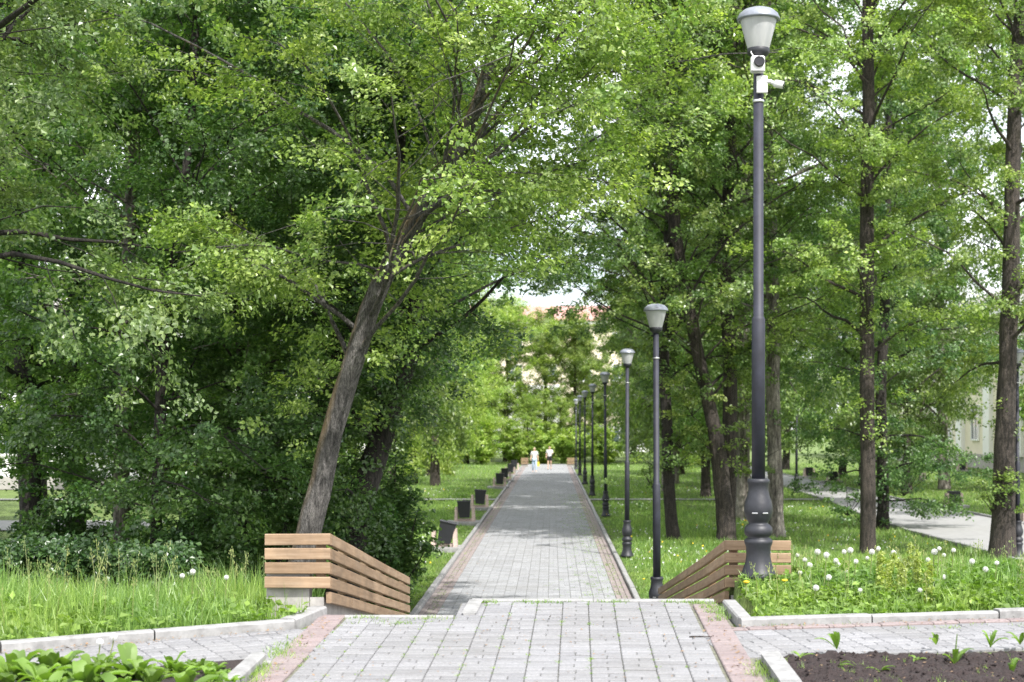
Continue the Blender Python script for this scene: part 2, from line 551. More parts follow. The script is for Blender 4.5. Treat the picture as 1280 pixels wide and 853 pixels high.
LA = math.atan2(-.94, -1.76)         # left side path direction
lo = (LA, (-1.80, 10.86))
cells = weave(-.2, 14, .02, 1.2)
cells = cells[(cells[:, 1] > -.01) & (cells[:, 3] < 1.2)]
wxx = lo[1][0] + cells[:, 0] * math.cos(LA) - cells[:, 1] * math.sin(LA)
V, f = paver_set(cells, lambda d: plane_z(d) - .007, lo); mb.add(V, f, 0)
RA = math.atan2(.40, 2.15)
ro = (RA, (1.30, 9.72))
cells = weave(-.14, 14, .02, 1.0)
cells = cells[(cells[:, 1] > -.01) & (cells[:, 3] < 1.04)]
V, f = paver_set(cells, lambda d: plane_z(d) - .007, ro); mb.add(V, f, 0)
V, f = paver_set([(x, 1.04, x + .2, 1.14) for x in np.arange(.1, 14, .2)], plane_z, ro); mb.add(V, f, 1)
tag(mb.build('upper_pavement', [M['paver'], M['paver_pink']]), kind='structure')
# bedding sheet under the pavers (dirt in the joints)
mb = MB()
def sheet(pts, dz, m=0):
    v = [(x, y, float(plane_z(y)) + dz) for x, y in pts]
    mb.add(v, [list(range(len(v)))], m)
sheet([(-1.78, 1.5), (1.30, 1.5), (1.32, 12.1), (-.72, 12.1), (-.72, 11.36), (-1.70, 11.36)], -.016)
def dirp(o, a, u, v): return (o[0] + u * math.cos(a) - v * math.sin(a), o[1] + u * math.sin(a) + v * math.cos(a))
sheet([dirp((-1.80, 10.86), LA, u, v) for u, v in ((-.1, -.05), (-.1, 1.3), (14, 1.3), (14, -.05))], -.026)
sheet([dirp((1.30, 9.72), RA, u, v) for u, v in ((-.1, 0), (14, 0), (14, 1.2), (-.1, 1.2))], -.026)
tag(mb.build('pavement_bedding', M['joint']), kind='structure')


def kerb(mbk, p, q, w=.1, h=.075, zf=plane_z, depth=.15, seg=1.0):
    p, q = np.array(p, float), np.array(q, float)
    L = np.linalg.norm(q - p); n = max(1, int(round(L / seg)))
    dr = (q - p) / L; nr = np.array([-dr[1], dr[0]])
    for i in range(n):
        a = p + dr * (L * i / n + .006); b = p + dr * (L * (i + 1) / n - .006)
        dz = rng.normal(0, .004); sh = rng.normal(0, .003)
        a = a + nr * sh; b = b + nr * sh
        ch = .012
        def ring(e):
            z = float(zf(e[1]))
            return [(*(e), z - depth), (*(e + nr * w), z - depth), (*(e + nr * w), z + h - ch + dz), (*(e + nr * (w - ch)), z + h + dz), (*(e + nr * ch), z + h + dz), (*e, z + h - ch + dz)]
        v = ring(a) + ring(b)
        f4 = [[k, (k + 1) % 6, 6 + (k + 1) % 6, 6 + k] for k in range(6)]
        n0 = mbk.n
        mbk.add(v, f4)
        mbk.f.append(np.array([[5, 4, 3, 2, 1, 0], [6, 7, 8, 9, 10, 11]]) + n0); mbk.m.append(np.zeros(2, np.int32)); mbk.sm.append(np.zeros(2, bool))


mbk = MB()
kerb(mbk, (-1.83, 10.86), (-1.695, 11.47), .13, .06)
kerb(mbk, dirp((-1.83, 10.86), LA, 12, 0), (-1.83, 10.86), .11, .052)
kerb(mbk, (-1.845, 4.0), (-1.80, 9.62), .1, .05)
kerb(mbk, (-1.80, 9.62), dirp((-1.80, 9.62), LA, 12, 0), .1, .012)
kerb(mbk, (1.33, 11.85), (1.345, 11.0), .11, .055)
kerb(mbk, (1.36, 10.93), dirp((1.36, 10.93), RA, 12, 0), .11, .05)
kerb(mbk, (1.28, 4.0), (1.33, 9.66), -.1, .05)
# edge kerbs of the platform at the head of the stairs
kerb(mbk, (-.66, 11.40), (-.64, 12.09), -.085, .012)
kerb(mbk, (-.64, 12.10), (1.30, 12.10), .085, .012)
kerb(mbk, (-1.67, 11.37), (-.73, 11.37), .07, -.002)
tag(mbk.build('upper_kerb', M['kerb']), kind='structure')

# soil bed, lower right
mb = MB()
gx = np.concatenate([np.arange(0, 2.6, .025), np.arange(2.6, 13, .2)]); gy = np.concatenate([np.arange(0, 1.6, .025), np.arange(1.6, 4.6, .1)])
GX, GY = np.meshgrid(gx, gy)
hz = rng.normal(0, 1, GX.shape)
for _ in range(2):
    hz = (hz + np.roll(hz, 1, 0) + np.roll(hz, 1, 1) + np.roll(hz, -1, 0) + np.roll(hz, -1, 1)) / 5
bx = 1.385 + GX; by = 9.74 + GX * math.tan(RA) * .25 - GY
hs2 = rng.normal(0, 1, GX.shape)
zz = plane_z(by) - .01 + hz * .035 + hs2 * .006 + .05 * np.clip(np.minimum(GY, GX + .03) / .25, 0, 1)
n1, n2 = GX.shape
i_, j_ = np.meshgrid(np.arange(n2 - 1), np.arange(n1 - 1))
qf = np.stack([j_ * n2 + i_, (j_ + 1) * n2 + i_, (j_ + 1) * n2 + i_ + 1, j_ * n2 + i_ + 1], -1).reshape(-1, 4)
mb.add(np.column_stack([bx.ravel(), by.ravel(), zz.ravel()]), qf, 0, True)
# clods
n = 1500
cxr = 1.42 + rng.random(n) * 2.4; cyr = 9.66 - rng.random(n) * 1.3
ci = np.clip(((cxr - 1.385) / .025).astype(int), 0, 103); cj = np.clip(((9.74 - cyr) / .025).astype(int), 0, 63)
czr = zz[cj, ci]
for k in range(n):
    r_ = rng.uniform(.004, .009) if rng.random() < .85 else rng.uniform(.009, .017)
    d_ = rng.normal(0, 1, (6, 3)); oct_ = np.array([[1, 0, 0], [0, 1, 0], [-1, 0, 0], [0, -1, 0], [0, 0, 1], [0, 0, -1]]) * r_ * rng.uniform(.6, 1.3, (6, 1))
    mb.add(oct_ + (cxr[k], cyr[k], czr[k] + r_ * .3), [[0, 1, 4], [1, 2, 4], [2, 3, 4], [3, 0, 4], [1, 0, 5], [2, 1, 5], [3, 2, 5], [0, 3, 5]])
tag(mb.build('soil_bed', M['soil']), kind='structure')

# stairs (hidden below the platform edge) and a ramp beside them
mb = MB()
for k in range(10):
    z1 = 1.64 - .16 * k - .04
    y0 = 12.19 + .58 * k
    box(mb, (.5 * (-.73 + 1.50), y0 + .29, z1 - .6 - .06), (1.50 + .73, .58, 1.2))
hexa(mb, [(-1.67, 11.45, -.3), (-.735, 11.45, -.3), (-.735, 18.0, -.3), (-1.67, 18.0, -.3)], [(-1.67, 11.45, 1.61), (-.735, 11.45, 1.61), (-.735, 18.0, .0), (-1.67, 18.0, .0)])
tag(mb.build('stairs', M['concrete']), kind='structure')

# ------------------------------------------------------------------ lower path
zero = lambda d: np.zeros_like(np.asarray(d, float))
PL, PR = -2.16, 1.44
mb = MB()
c1 = weave(PL + .3, PR - .3, 18.2, 70.0)
V, f = paver_set(c1, zero, gap=.010); mb.add(V, f, 0)
c2 = weave(PL + .3, PR - .3, 70.2, 118, .2)
V, f = paver_set(c2, zero, gap=.010); mb.add(V, f, 0)
for s0 in (PL, PR - .3):
    k_ = [(s0 + a, y, s0 + a + .1, y + .2) for y in np.arange(18.2, 117, .2) for a in (0, .1, .2)]
    V, f = paver_set(k_, zero, gap=.008); mb.add(V, f, 1)
tag(mb.build('lower_path', [M['paver_low'], M['paver_red']]), kind='structure')
mb = MB()
mb.add([(PL, 18, -.014), (PR, 18, -.014), (PR, 118, -.014), (PL, 118, -.014)], [[0, 1, 2, 3]])
tag(mb.build('lower_path_bedding', M['joint']), kind='structure')
mbk = MB()
kerb(mbk, (PL, 18), (PL, 117), .1, .07, zero)
kerb(mbk, (PR, 117), (PR, 18), .1, .07, zero)
tag(mbk.build('lower_kerb', M['kerb']), kind='structure')
# parallel path on the right
near = [(10.57, 24), (10.5, 36.6), (10.3, 44), (10.5, 50), (11.06, 60), (11.6, 75.6), (11.9, 120)]
far = [(14.7, 24), (14.6, 40), (14.4, 49.8), (14.2, 57), (14.1, 64.7), (14.1, 92), (14.1, 120)]
mb = MB()
v = [(x, y, .012) for x, y in near] + [(x, y, .012) for x, y in far]
mb.add(v, [[k, 7 + k, 8 + k, k + 1] for k in range(6)])
tag(mb.build('parallel_path', M['asphalt']), kind='structure')
mbk = MB()
for a, b in zip(near[:-1], near[1:]): kerb(mbk, a, b, .1, .06, zero)
for a, b in zip(far[:-1], far[1:]): kerb(mbk, b, a, .1, .08, zero)
tag(mbk.build('parallel_path_kerb', M['kerb']), kind='structure')
mb = MB()
mb.add([(-26, 61.9, .012), (PL - .15, 61.9, .012), (PL - .15, 62.7, .012), (-26, 62.7, .012)], [[0, 1, 2, 3]])
mb.add([(PR + .15, 61.9, .012), (11.1, 61.9, .012), (11.1, 62.7, .012), (PR + .15, 62.7, .012)], [[0, 1, 2, 3]])
tag(mb.build('cross_path', M['asphalt']), kind='structure')
mb = MB()
mb.add([(-60, 44, .012), (-12, 44, .012), (-12, 48.5, .012), (-60, 48.5, .012)], [[0, 1, 2, 3]])
tag(mb.build('side_road', M['asphalt']), kind='structure')


# ------------------------------------------------------------------ wooden parapets
def board(mb, a, b, h, t, nrm, mat_=0, uvs=None):
    """a board from a to b (bottom edge of its outer face), height h upwards, thickness t against nrm"""
    a, b, nrm = np.array(a, float), np.array(b, float), np.array(nrm, float)
    up = np.array([0, 0, 1.0])
    e = .005
    L = np.linalg.norm(b - a); dr = (b - a) / L
    rows = [(e, 0), (h - e, 0), (h, e), (h, t - e), (h - e, t), (e, t), (0, t - e), (0, e)]
    v = [a + up * u - nrm * w for u, w in rows] + [b + up * u - nrm * w for u, w in rows]
    v = np.array(v)
    f4 = np.array([[k, 8 + k, 8 + (k + 1) % 8, (k + 1) % 8] for k in range(8)])
    n0 = mb.n
    mb.add(v, f4)
    mb.f.append(np.array([[0, 1, 2, 3, 4, 5, 6, 7], [15, 14, 13, 12, 11, 10, 9, 8]]) + n0)
    mb.m.append(np.zeros(2, np.int32)); mb.sm.append(np.zeros(2, bool))


def add_uv(o, ax, line=None):
    me = o.data
    uv = me.uv_layers.new(name='UVMap')
    co = np.zeros(len(me.vertices) * 3, np.float32); me.vertices.foreach_get('co', co); co = co.reshape(-1, 3)
    li = np.zeros(len(me.loops), np.int32); me.loops.foreach_get('vertex_index', li)
    u = co[li][:, ax]; v_ = co[li][:, 2] + co[li][:, 1 - ax] * .5
    if line is not None: v_ = v_ - np.interp(u, [k[0] for k in line], [k[1] for k in line])
    uv.data.foreach_set('uv', np.column_stack([u, v_]).astype(np.float32).ravel())


def parapet(name, x_in, d0, d1, ztop0, kinks, side, wfront, label, nfront):
    """side=-1: the parapet left of the stairs (inner face looks to +x)"""
    root = empty(name, (0, 0, 0), 0, label, 'parapet')
    inn = -side
    bh, gp, t = .085, .022, .04
    # front panel, facing the camera
    mb = MB()
    x_out = x_in + side * wfront
    for k in range(nfront):
        zb = ztop0 - bh - k * (bh + gp)
        xa, xb = sorted((x_in - inn * .0, x_out))
        j = rng.normal(0, .003, 2)
        board(mb, (xa + j[0], d0, zb), (xb, d0 + .004, zb + rng.normal(0, .003)), bh, t, (0, -1, 0))
    o = mb.build('front_panel', M['wood'], root); add_uv(o, 0)
    # sloping side panel along the stairs
    mb = MB()
    for k in range(5):
        zb = -bh - k * (bh + gp + .003)
        for (da, za), (db, zb_) in zip(kinks[:-1], kinks[1:]):
            dj = .003
            a = (x_in + inn * (.004 + rng.uniform(0, .003)), da + dj, za + zb); b = (x_in + inn * (.004 + rng.uniform(0, .003)), db - dj, zb_ + zb)
            board(mb, a if inn > 0 else b, b if inn > 0 else a, bh, t, (inn, 0, 0))
    o = mb.build('side_panel', M['wood'], root); add_uv(o, 1, kinks)
    # capping board along the top of the side
    # posts
    for (da, za) in kinks:
        mb = MB()
        dd = min(max(da, d0 + .09), d1 - .06)
        box(mb, (x_in + side * .08, dd, za - .22), (.07, .07, .38), bev=.006)
        o = mb.build('post', M['wood'], root); add_uv(o, 0)
    # concrete base: a sloping wall on the corridor side and a short return at the front
    mb = MB()
    xo, xi = x_in + side * .16, x_in + side * .055
    xa, xb = sorted((xo, xi))
    zt = [(d, z - .60) for d, z in kinks]
    zt[0] = (d0 + .06, zt[0][1]); 
    for (da, za), (db, zb) in zip(zt[:-1], zt[1:]):
        hexa(mb, [(xa, da, -.4), (xb, da, -.4), (xb, db, -.4), (xa, db, -.4)], [(xa, da, za + .12), (xb, da, za + .12), (xb, db, zb + .12), (xa, db, zb + .12)])
    xa2, xb2 = sorted((x_in + side * .165, x_out))
    hexa(mb, [(xa2, d0 + .06, .6), (xb2, d0 + .06, .6), (xb2, d0 + .20, .6), (xa2, d0 + .20, .6)],
         [(xa2, d0 + .06, ztop0 - .30), (xb2, d0 + .06, ztop0 - .30), (xb2, d0 + .20, ztop0 - .30), (xa2, d0 + .20, ztop0 - .30)])
    mb.build('concrete_base', M['concrete'], root)
    return root


def kz(px, py, X):
    d = F * abs(X) / abs(px - VX)
    return (d, CH - (py - VY) * d / F)


kl = [(11.49, CH - (668 - VY) * 11.45 / F), kz(440, 682, 1.67), kz(466, 697, 1.67), kz(484, 707, 1.67), kz(512, 722, 1.67)]
parapet('timber_parapet', -1.67, 11.45, kl[-1][0], kl[0][1], kl, -1, .49, 'pale timber slat parapet left of the stairs, below the leaning trunk', 4)
kr = [(13.24, CH - (676 - VY) * 13.2 / F), kz(880, 696, 1.51), kz(850, 717, 1.51), kz(823, 735.6, 1.51)]
parapet('timber_parapet', 1.51, 13.2, kr[-1][0], kr[0][1], kr, 1, .57, 'brown timber slat parapet right of the stairs, behind the tall lamp foot', 4)
for X_, side, lab in ((-1.96, -1, 'small orange-brown timber parapet at far end of path, left of the walkers'), (1.40, 1, 'small orange-brown timber parapet at far end of path, beside the distant lamps')):
    root = empty('timber_parapet', (X_, 110.5, 0), 0, lab, 'parapet')
    mb = MB()
    for k in range(4): board(mb, (-.27, 0, .55 - .12 * k), (.27, 0, .55 - .12 * k), .10, .04, (0, -1, 0))
    o = mb.build('front_panel', M['wood'], root); add_uv(o, 0)
    mb = MB(); box(mb, (0, .10, .08), (.5, .1, .30)); mb.build('concrete_base', M['concrete'], root)


# ------------------------------------------------------------------ street lamps
LH = 4.83
def hh(y): return (723 - y) / 147.6


def make_lamp(label, group):
    r = empty('street_lamp', (0, 0, 0), 0, label, 'street lamp', group)
    mb = MB()
    prof = [(.155, 0), (.155, .03), (.14, hh(715)), (.112, hh(704)), (.102, hh(695)), (.104, hh(684)), (.118, hh(679)), (.12, hh(675.5)), (.10, hh(673)), (.088, hh(671.5)),
            (.112, hh(669)), (.12, hh(665)), (.118, hh(660)), (.095, hh(656)), (.08, hh(654.5)), (.088, hh(652)), (.108, hh(647)), (.119, hh(640)), (.121, hh(635)), (.112, hh(627)), (.095, hh(620)),
            (.086, hh(613)), (.086, hh(606)), (.095, hh(603.5)), (.095, hh(600)), (.085, hh(598.5))]
    lathe(mb, prof, segs=32)
    ped = mb.build('pedestal', M['black_iron'], r)
    for s in (-1, 1):
        mb = MB(); a = rad(-90 + s * 22)
        box(mb, (.1175 * math.cos(a), .1175 * math.sin(a), hh(641)), (.05, .012, .012), rz=a + math.pi / 2, bev=.003)
        mb.build('vent_slot', M['steel'], ped)
    mb = MB()
    lathe(mb, [(.057, hh(601)), (.057, hh(400)), (.050, hh(397)), (.044, hh(396)), (.0425, hh(73))], segs=20)
    pole = mb.build('pole', M['pole_paint'], r)
    mb = MB(); lathe(mb, [(.047, hh(129)), (.050, hh(128.5)), (.050, hh(126)), (.047, hh(125.5))], segs=20)
    mb.build('clamp_band', M['steel'], pole)
    mb = MB(); lathe(mb, [(.05, hh(74)), (.06, hh(72)), (.092, hh(68)), (.096, hh(62)), (.090, hh(61))], segs=28)
    mb.build('lantern_collar', M['black_iron'], r)
    mb = MB(); lathe(mb, [(.090, hh(62.5)), (.098, hh(58)), (.155, hh(26)), (.155, hh(25))], segs=36, caps=False)
    mb.build('globe', M['globe'], r)
    mb = MB(); lathe(mb, [(.160, hh(26.5)), (.182, hh(26)), (.182, hh(24)), (.165, hh(18.5)), (.125, hh(13.5)), (.07, hh(10.8)), (.0, hh(10))], segs=36, caps=False)
    lathe(mb, [(.0, hh(25.5)), (.16, hh(25.5))], segs=36, caps=False)
    mb.build('lantern_cap', M['cap_metal'], r)
    return r


GL = 'black street lamps along the path'
lamp = make_lamp('tallest black street lamp in front, with white camera boxes on its pole', GL)
lamp.location = (1.751, 12.87, 1.765)
rest = [(1.54, 22.2, 0, 'black street lamp rising from the foot of the right timber parapet'),
        (1.75, 35.3, 0, 'black street lamp with pedestal in grass, next beyond the parapet lamp'),
        (1.81, 50.8, 0, 'third black street lamp along the lower path edge, blurred'),
        (1.76, 65.7, 0, 'thin distant black lamp, nearest of the far lamps bunched together'),
        (1.72, 78.5, 0, 'second of the bunched far lamps at the right path edge'),
        (1.70, 91.5, 0, 'third of the bunched far lamps at the right path edge'),
        (1.68, 104.5, 0, 'farthest lamp of the row, close to the distant orange parapet'),
        (11.0, 68.3, 0, 'small black lamp with pale globe beside the parallel path'),
        (10.80, 35.2, 0, 'black lamp post half hidden by the thick trunk at right edge')]
for x, y, z, lab in rest:
    c = copy_tree(lamp); c.location = (x, y, z); c['label'] = lab
    c.rotation_euler = (rad(rng.normal(0, .25)), rad(rng.normal(0, .3)), rng.uniform(0, 6.28) if y > 30 else 0)
    if x > 5: c['group'] = 'black lamps along the parallel path'
# gear on the nearest lamp: a white loudspeaker box and a bullet camera
LXw, LYw = 1.751, 12.87
zz_ = lambda y: 1.765 + hh(y)
g = empty('equipment_box', (LXw, LYw, zz_(97)), 0, 'white square box with black round front, strapped under the nearest lantern', 'equipment box')
mb = MB(); box(mb, (-.02, -.095, .085), (.116, .08, .138), bev=.012); bd = mb.build('housing', M['white_plastic'], g)
mb = MB(); lathe(mb, [(.045, 0), (.045, .012), (.036, .016), (.03, .012)], segs=24); o = mb.build('round_lens', M['lens'], g, (-.012, -.14, .10)); o.rotation_euler = (rad(90), 0, 0)
mb = MB(); box(mb, (.022, -.062, -.075), (.092, .03, .145), bev=.005); mb.build('bracket_plate', M['white_plastic'], g)
mb = MB(); tube(mb, curve_pts([(-.05, -.07, .16), (-.07, -.06, .20), (-.03, -.05, .215), (.0, -.04, .19)], 12), [.006] * 12, 6); mb.build('cable', M['white_plastic'], g)
mb = MB(); box(mb, (-.02, -.142, .02), (.11, .004, .006)); mb.build('seam_strip', M['bin_black'], g)
g = empty('security_camera', (LXw + .06, LYw - .06, zz_(108)), 0, 'small white bullet security camera pointing right from the lamp pole', 'security camera')
mb = MB(); tube(mb, [(-.02, .0, .02), (.03, -.01, .025), (.07, -.02, .0)], [.018, .018, .016], 10); mb.build('mount_arm', M['white_plastic'], g)
mb = MB(); lathe(mb, [(.0, 0), (.028, .003), (.033, .02), (.033, .078), (.030, .082), (.0, .083)], segs=20, caps=False)
o = mb.build('camera_body', M['white_plastic'], g, (.06, -.02, .005)); o.rotation_euler = (rad(15), rad(105), 0)
mb = MB(); lathe(mb, [(.0, 0), (.028, 0), (.028, .004), (.0, .0041)], segs=20, caps=False)
o2 = mb.build('camera_lens', M['lens'], o, (0, 0, .0825))

# ------------------------------------------------------------------ litter bins
def make_bin(label, group):
    r = empty('litter_bin', (0, 0, 0), 0, label, 'litter bin', group)
    mb = MB(); box(mb, (-.05, 0, .02), (1.05, .95, .13), bev=.012); mb.build('slab', M['kerb'], r)
    mb = MB()
    for s in (-1, 1):
        hexa(mb, [(s * .27 - .05, -.22, .085), (s * .27 + .05, -.22, .085), (s * .27 + .05, .22, .085), (s * .27 - .05, .22, .085)],
             [(s * .255 - .045, -.15, .52), (s * .255 + .045, -.15, .52), (s * .255 + .045, .15, .52), (s * .255 - .045, .15, .52)])
    box(mb, (0, 0, .12), (.44, .30, .075))
    mb.build('stone_stand', M['bin_stone'], r)
    mb = MB()
    b = [(-.155, -.15, .20), (.155, -.15, .20), (.155, .15, .20), (-.155, .15, .20)]; t = [(-.20, -.19, .70), (.20, -.19, .70), (.20, .19, .70), (-.20, .19, .70)]
    hexa(mb, b, t)
    tub = mb.build('bin_tub', M['bin_black'], r)
    mb = MB()
    for (c, s) in (((0, -.195, .70), (.43, .025, .03)), ((0, .195, .70), (.43, .025, .03)), ((-.205, 0, .70), (.025, .365, .03)), ((.205, 0, .70), (.025, .365, .03))):
        box(mb, c, s, bev=.004)
    mb.build('rim', M['bin_black'], tub)
    return r


binp = make_bin('black square litter bin tipped sideways in its stand, nearest along path', 'litter bins left of the path')
bins = [(-2.62, 37.2, 13, None), (-2.68, 47, -2, 'upright black litter bin on stone stand, second along the left kerb'), (-2.60, 55, 3, 'black litter bin third along the left kerb, before the cross path'),
        (-2.52, 73.5, 2, 'first bin of the far cluster, just beyond the cross path'), (-2.50, 82, -2, 'second small bin of the far cluster on left kerb'),
        (-2.48, 91, 3, 'third small bin of the far cluster on left kerb'), (-2.46, 100, 0, 'smallest and farthest litter bin, left of the walkers')]
for k, (x, y, tilt, lab) in enumerate(bins):
    c = binp if k == 0 else copy_tree(binp)
    c.location = (x, y, 0)
    if lab: c['label'] = lab
    for ch in c.children:
        if ch.name.startswith('bin_tub'):
            ch.rotation_euler = (0, rad(tilt), 0); ch.location = (-.05 if tilt > 8 else 0, -.08, 0)
for x, y, lab in ((14.9, 88, 'pale concrete bin with dark opening on far side of parallel path'), (14.9, 80.5, 'second pale concrete bin by the dark trunks past the parallel path'),
                  (14.95, 56.5, 'tan concrete bin under hanging leaves beside the parallel path'), (14.85, 47, 'tan concrete bin just left of the thick right-edge trunk'), (27.0, 100, 'tan concrete bin against the yellow building')):
    c = copy_tree(binp); c.location = (x, y, 0); c['label'] = lab; c['group'] = 'bins by the parallel path'
    for ch in c.children:
        if ch.name.startswith('bin_tub'): ch.rotation_euler = (0, 0, 0); ch.location = (0, 0, -.12)


# ------------------------------------------------------------------ trees
def leaves(mb, cen, out, K, rc, size, rng, mat_=0, flat=.45, droop=.3, upb=.75):
    cn = rng.normal(0, .34, cen.shape) + np.array([0, 0, upb]) + out * .35
    rk = rng.uniform(.55, 1.35, len(cen))
    cen = np.repeat(cen, K, axis=0); out = np.repeat(out, K, axis=0); cn = np.repeat(cn, K, axis=0); rk = np.repeat(rk, K)
    n = len(cen)
    o = rng.normal(0, 1, (n, 3)); o /= np.linalg.norm(o, axis=1)[:, None]
    o *= (rng.random(n) ** .6)[:, None] * rc * rk[:, None]
    o[:, 2] *= flat
    hr = np.hypot(o[:, 0], o[:, 1])
    o[:, 2] -= droop * hr * hr / rc
    p = cen + o
    nrm = cn + rng.normal(0, .40, (n, 3))
    nrm /= np.linalg.norm(nrm, axis=1)[:, None]
    t = rng.normal(0, 1, (n, 3)) + out * .5 + np.array([0, 0, -.35])
    t -= nrm * (t * nrm).sum(1)[:, None]; t /= np.linalg.norm(t, axis=1)[:, None] + 1e-9
    b = np.cross(nrm, t)
    L = size * rng.uniform(.5, 1.4, n)[:, None]; W = L * rng.uniform(.30, .42, n)[:, None]
    fold = L * rng.uniform(-.02, .14, n)[:, None]
    v = np.stack([p, p + t * L * .42 + b * W + nrm * fold, p + t * L - nrm * L * .12, p + t * L * .42 - b * W + nrm * fold], axis=1).reshape(-1, 3)
    f = np.arange(n * 4).reshape(-1, 4)
    mb.add(v, f, mat_)


def unit(v): return v / (np.linalg.norm(v) + 1e-9)


def forbidden(p):
    """the pruned clear way over the alley: no twigs below this height"""
    x, y, z = p[:, 0], p[:, 1], p[:, 2]
    zmin = np.where(x < .0, 2.9 + np.clip((x + 1.0) * 2.0, 0, 2.0), 4.9)
    return (x > -2.7) & (x < 2.3) & (y > 10) & (y < 125) & (z < zmin) & (z > -5)


def grow(trunk, tr, seed, R, n, t0=.3, K=60, rc=.29, size=.085, el=(0, 55), bias=None, bare=0, subs=6, cl=5, prof=None, top_cut=None, twig=True, base=(0, 0, -99), epi=5, clear=0, segs=14, flat=.6, droop=.45, stubs=0):
    """-> (wood MB, leaf MB). trunk: control points (local), tr: radii at them"""
    rng = np.random.default_rng(seed)
    npt = 26
    tp = curve_pts(trunk, npt); rr = np.interp(np.linspace(0, 1, npt), np.linspace(0, 1, len(tr)), tr)
    wob = rng.normal(0, 1, (npt, 3)); wob[:, 2] = 0
    wob = (wob + np.roll(wob, 1, 0) + np.roll(wob, -1, 0)) / 3
    tp[2:] += wob[2:] * rr[2:, None] * .10
    flare = rr.copy(); flare[0] *= 1.22; flare[1] *= 1.05
    w = MB(); tube(w, tp, flare, segs, 0, rng, .035)
    lf = MB()
    cen, outs = [], []
    top_dir = unit(tp[-1] - tp[-4])
    for i in range(n):
        s = i / max(1, n - 1)
        t = t0 + (1 - t0) * s ** .9
        t = min(1.0, t + rng.normal(0, .01))
        fi = t * (npt - 1); k = min(int(fi), npt - 2); u = fi - k
        p0 = tp[k] * (1 - u) + tp[k + 1] * u; r0 = rr[k] * (1 - u) + rr[k + 1] * u
        az = i * 2.399963 + rng.normal(0, .35)
        e = rad(el[0] + (el[1] - el[0]) * s + rng.normal(0, 14))
        d = np.array([math.cos(az) * math.cos(e), math.sin(az) * math.cos(e), math.sin(e)])
        if bias is not None:
            d = unit(d + np.array(bias) * rng.uniform(.3, 1))
        pr = prof(s) if prof else (.55 + .45 * math.sin(math.pi * min(1, (s + .22) / 1.1)))
        L = R * pr * rng.uniform(.55, 1.2)
        m = 8
        tdir = unit(tp[min(k + 1, npt - 1)] - tp[k])
        pts = [p0]; dd = unit(d * .7 + tdir * .6)
        for q_ in range(m - 1):
            dd = unit(dd * .8 + d * .25 + rng.normal(0, .13, 3) + np.array([0, 0, .05 - .12 * q_ / m * (1 - s)]))
            pts.append(pts[-1] + dd * L / (m - 1))
        pts = np.array(pts)
        if forbidden(pts[2:] + np.array(base) - (0, 0, .7)).any(): continue
        rl = min(.05, max(.014, r0 * rng.uniform(.16, .32)))
        tube(w, pts, np.linspace(rl, .008, m), 6, 0)
        for j in range(subs):
            s2 = .22 + .78 * (j + rng.random()) / subs
            fi = s2 * (m - 1); k2 = min(int(fi), m - 2); u2 = fi - k2
            q0 = pts[k2] * (1 - u2) + pts[k2 + 1] * u2
            td = unit(pts[k2 + 1] - pts[k2])
            sg = 1 if j % 2 else -1
            a2 = sg * rad(rng.uniform(25, 75))
            sd = np.array([td[0] * math.cos(a2) - td[1] * math.sin(a2), td[0] * math.sin(a2) + td[1] * math.cos(a2), td[2] * .5 + rng.normal(0, .28)])
            sd = unit(sd)
            L2 = L * (.20 + .38 * (1 - s2)) * rng.uniform(.7, 1.25) + .25
            m2 = 5
            ps = [q0]
            for q_ in range(m2 - 1):
                sd = unit(sd + rng.normal(0, .16, 3) + np.array([0, 0, -.06]))
                ps.append(ps[-1] + sd * L2 / (m2 - 1))
            ps = np.array(ps)
            if forbidden(ps[1:] + np.array(base) - (0, 0, .2)).any(): continue
            if twig: tube(w, ps, np.linspace(max(.007, rl * .3 * (1 - s2)), .003, m2), 4, 0)
            if i < bare: continue
            for c_ in range(cl):
                s3 = .25 + .8 * (c_ + rng.random()) / cl
                fi = min(s3, .999) * (m2 - 1); k3 = int(fi); u3 = fi - k3
                q1 = ps[k3] * (1 - u3) + ps[min(k3 + 1, m2 - 1)] * u3 + rng.normal(0, .09, 3) * np.array([1, 1, .6])
                cen.append(q1); outs.append(sd)
    for i in range(n * epi):
        t = rng.uniform(t0 * .8, 1); k = min(int(t * (npt - 1)), npt - 2)
        az = rng.uniform(0, 6.283); rr_ = rng.uniform(.15, 1.2)
        cen.append(tp[k] + np.array([math.cos(az) * rr_, math.sin(az) * rr_, rng.normal(0, .25)])); outs.append(np.array([math.cos(az), math.sin(az), .1]))
    cen, outs = np.array(cen), np.array(outs)
    if clear:
        kc = tp[:int(npt * clear)]
        dz = np.abs(cen[:, None, 2] - kc[None, :, 2]) < .35
        near_ = dz & (np.abs(cen[:, None, 0] - kc[None, :, 0]) < .42) & (cen[:, None, 1] < kc[None, :, 1] + .1)
        kk = ~near_.any(1) | (rng.random(len(cen)) < .12)
        cen, outs = cen[kk], outs[kk]
    kk = ~forbidden(cen + np.array(base)); cen, outs = cen[kk], outs[kk]
    if top_cut is not None:
        kk = cen[:, 2] < top_cut; cen, outs = cen[kk], outs[kk]
    kk = cen[:, 2] > .25
    cen, outs = cen[kk], outs[kk]
    leaves(lf, cen, outs, K, rc, size, rng, 0, flat, droop)
    return w, lf


def make_tree(name, base, w, lf, bark, leaf, label, cat='tree', group=None):
    r = empty(name, base, 0, label, cat, group)
    w.build('trunk', M[bark], r)
    lf.build('crown', M[leaf], r)
    return r


def clump(x, y, d, n, sp, seed):
    r6 = np.random.default_rng(seed)
    return P(x, y, d) + r6.normal(0, sp, (n, 3)) * np.array([1, 1, .7])


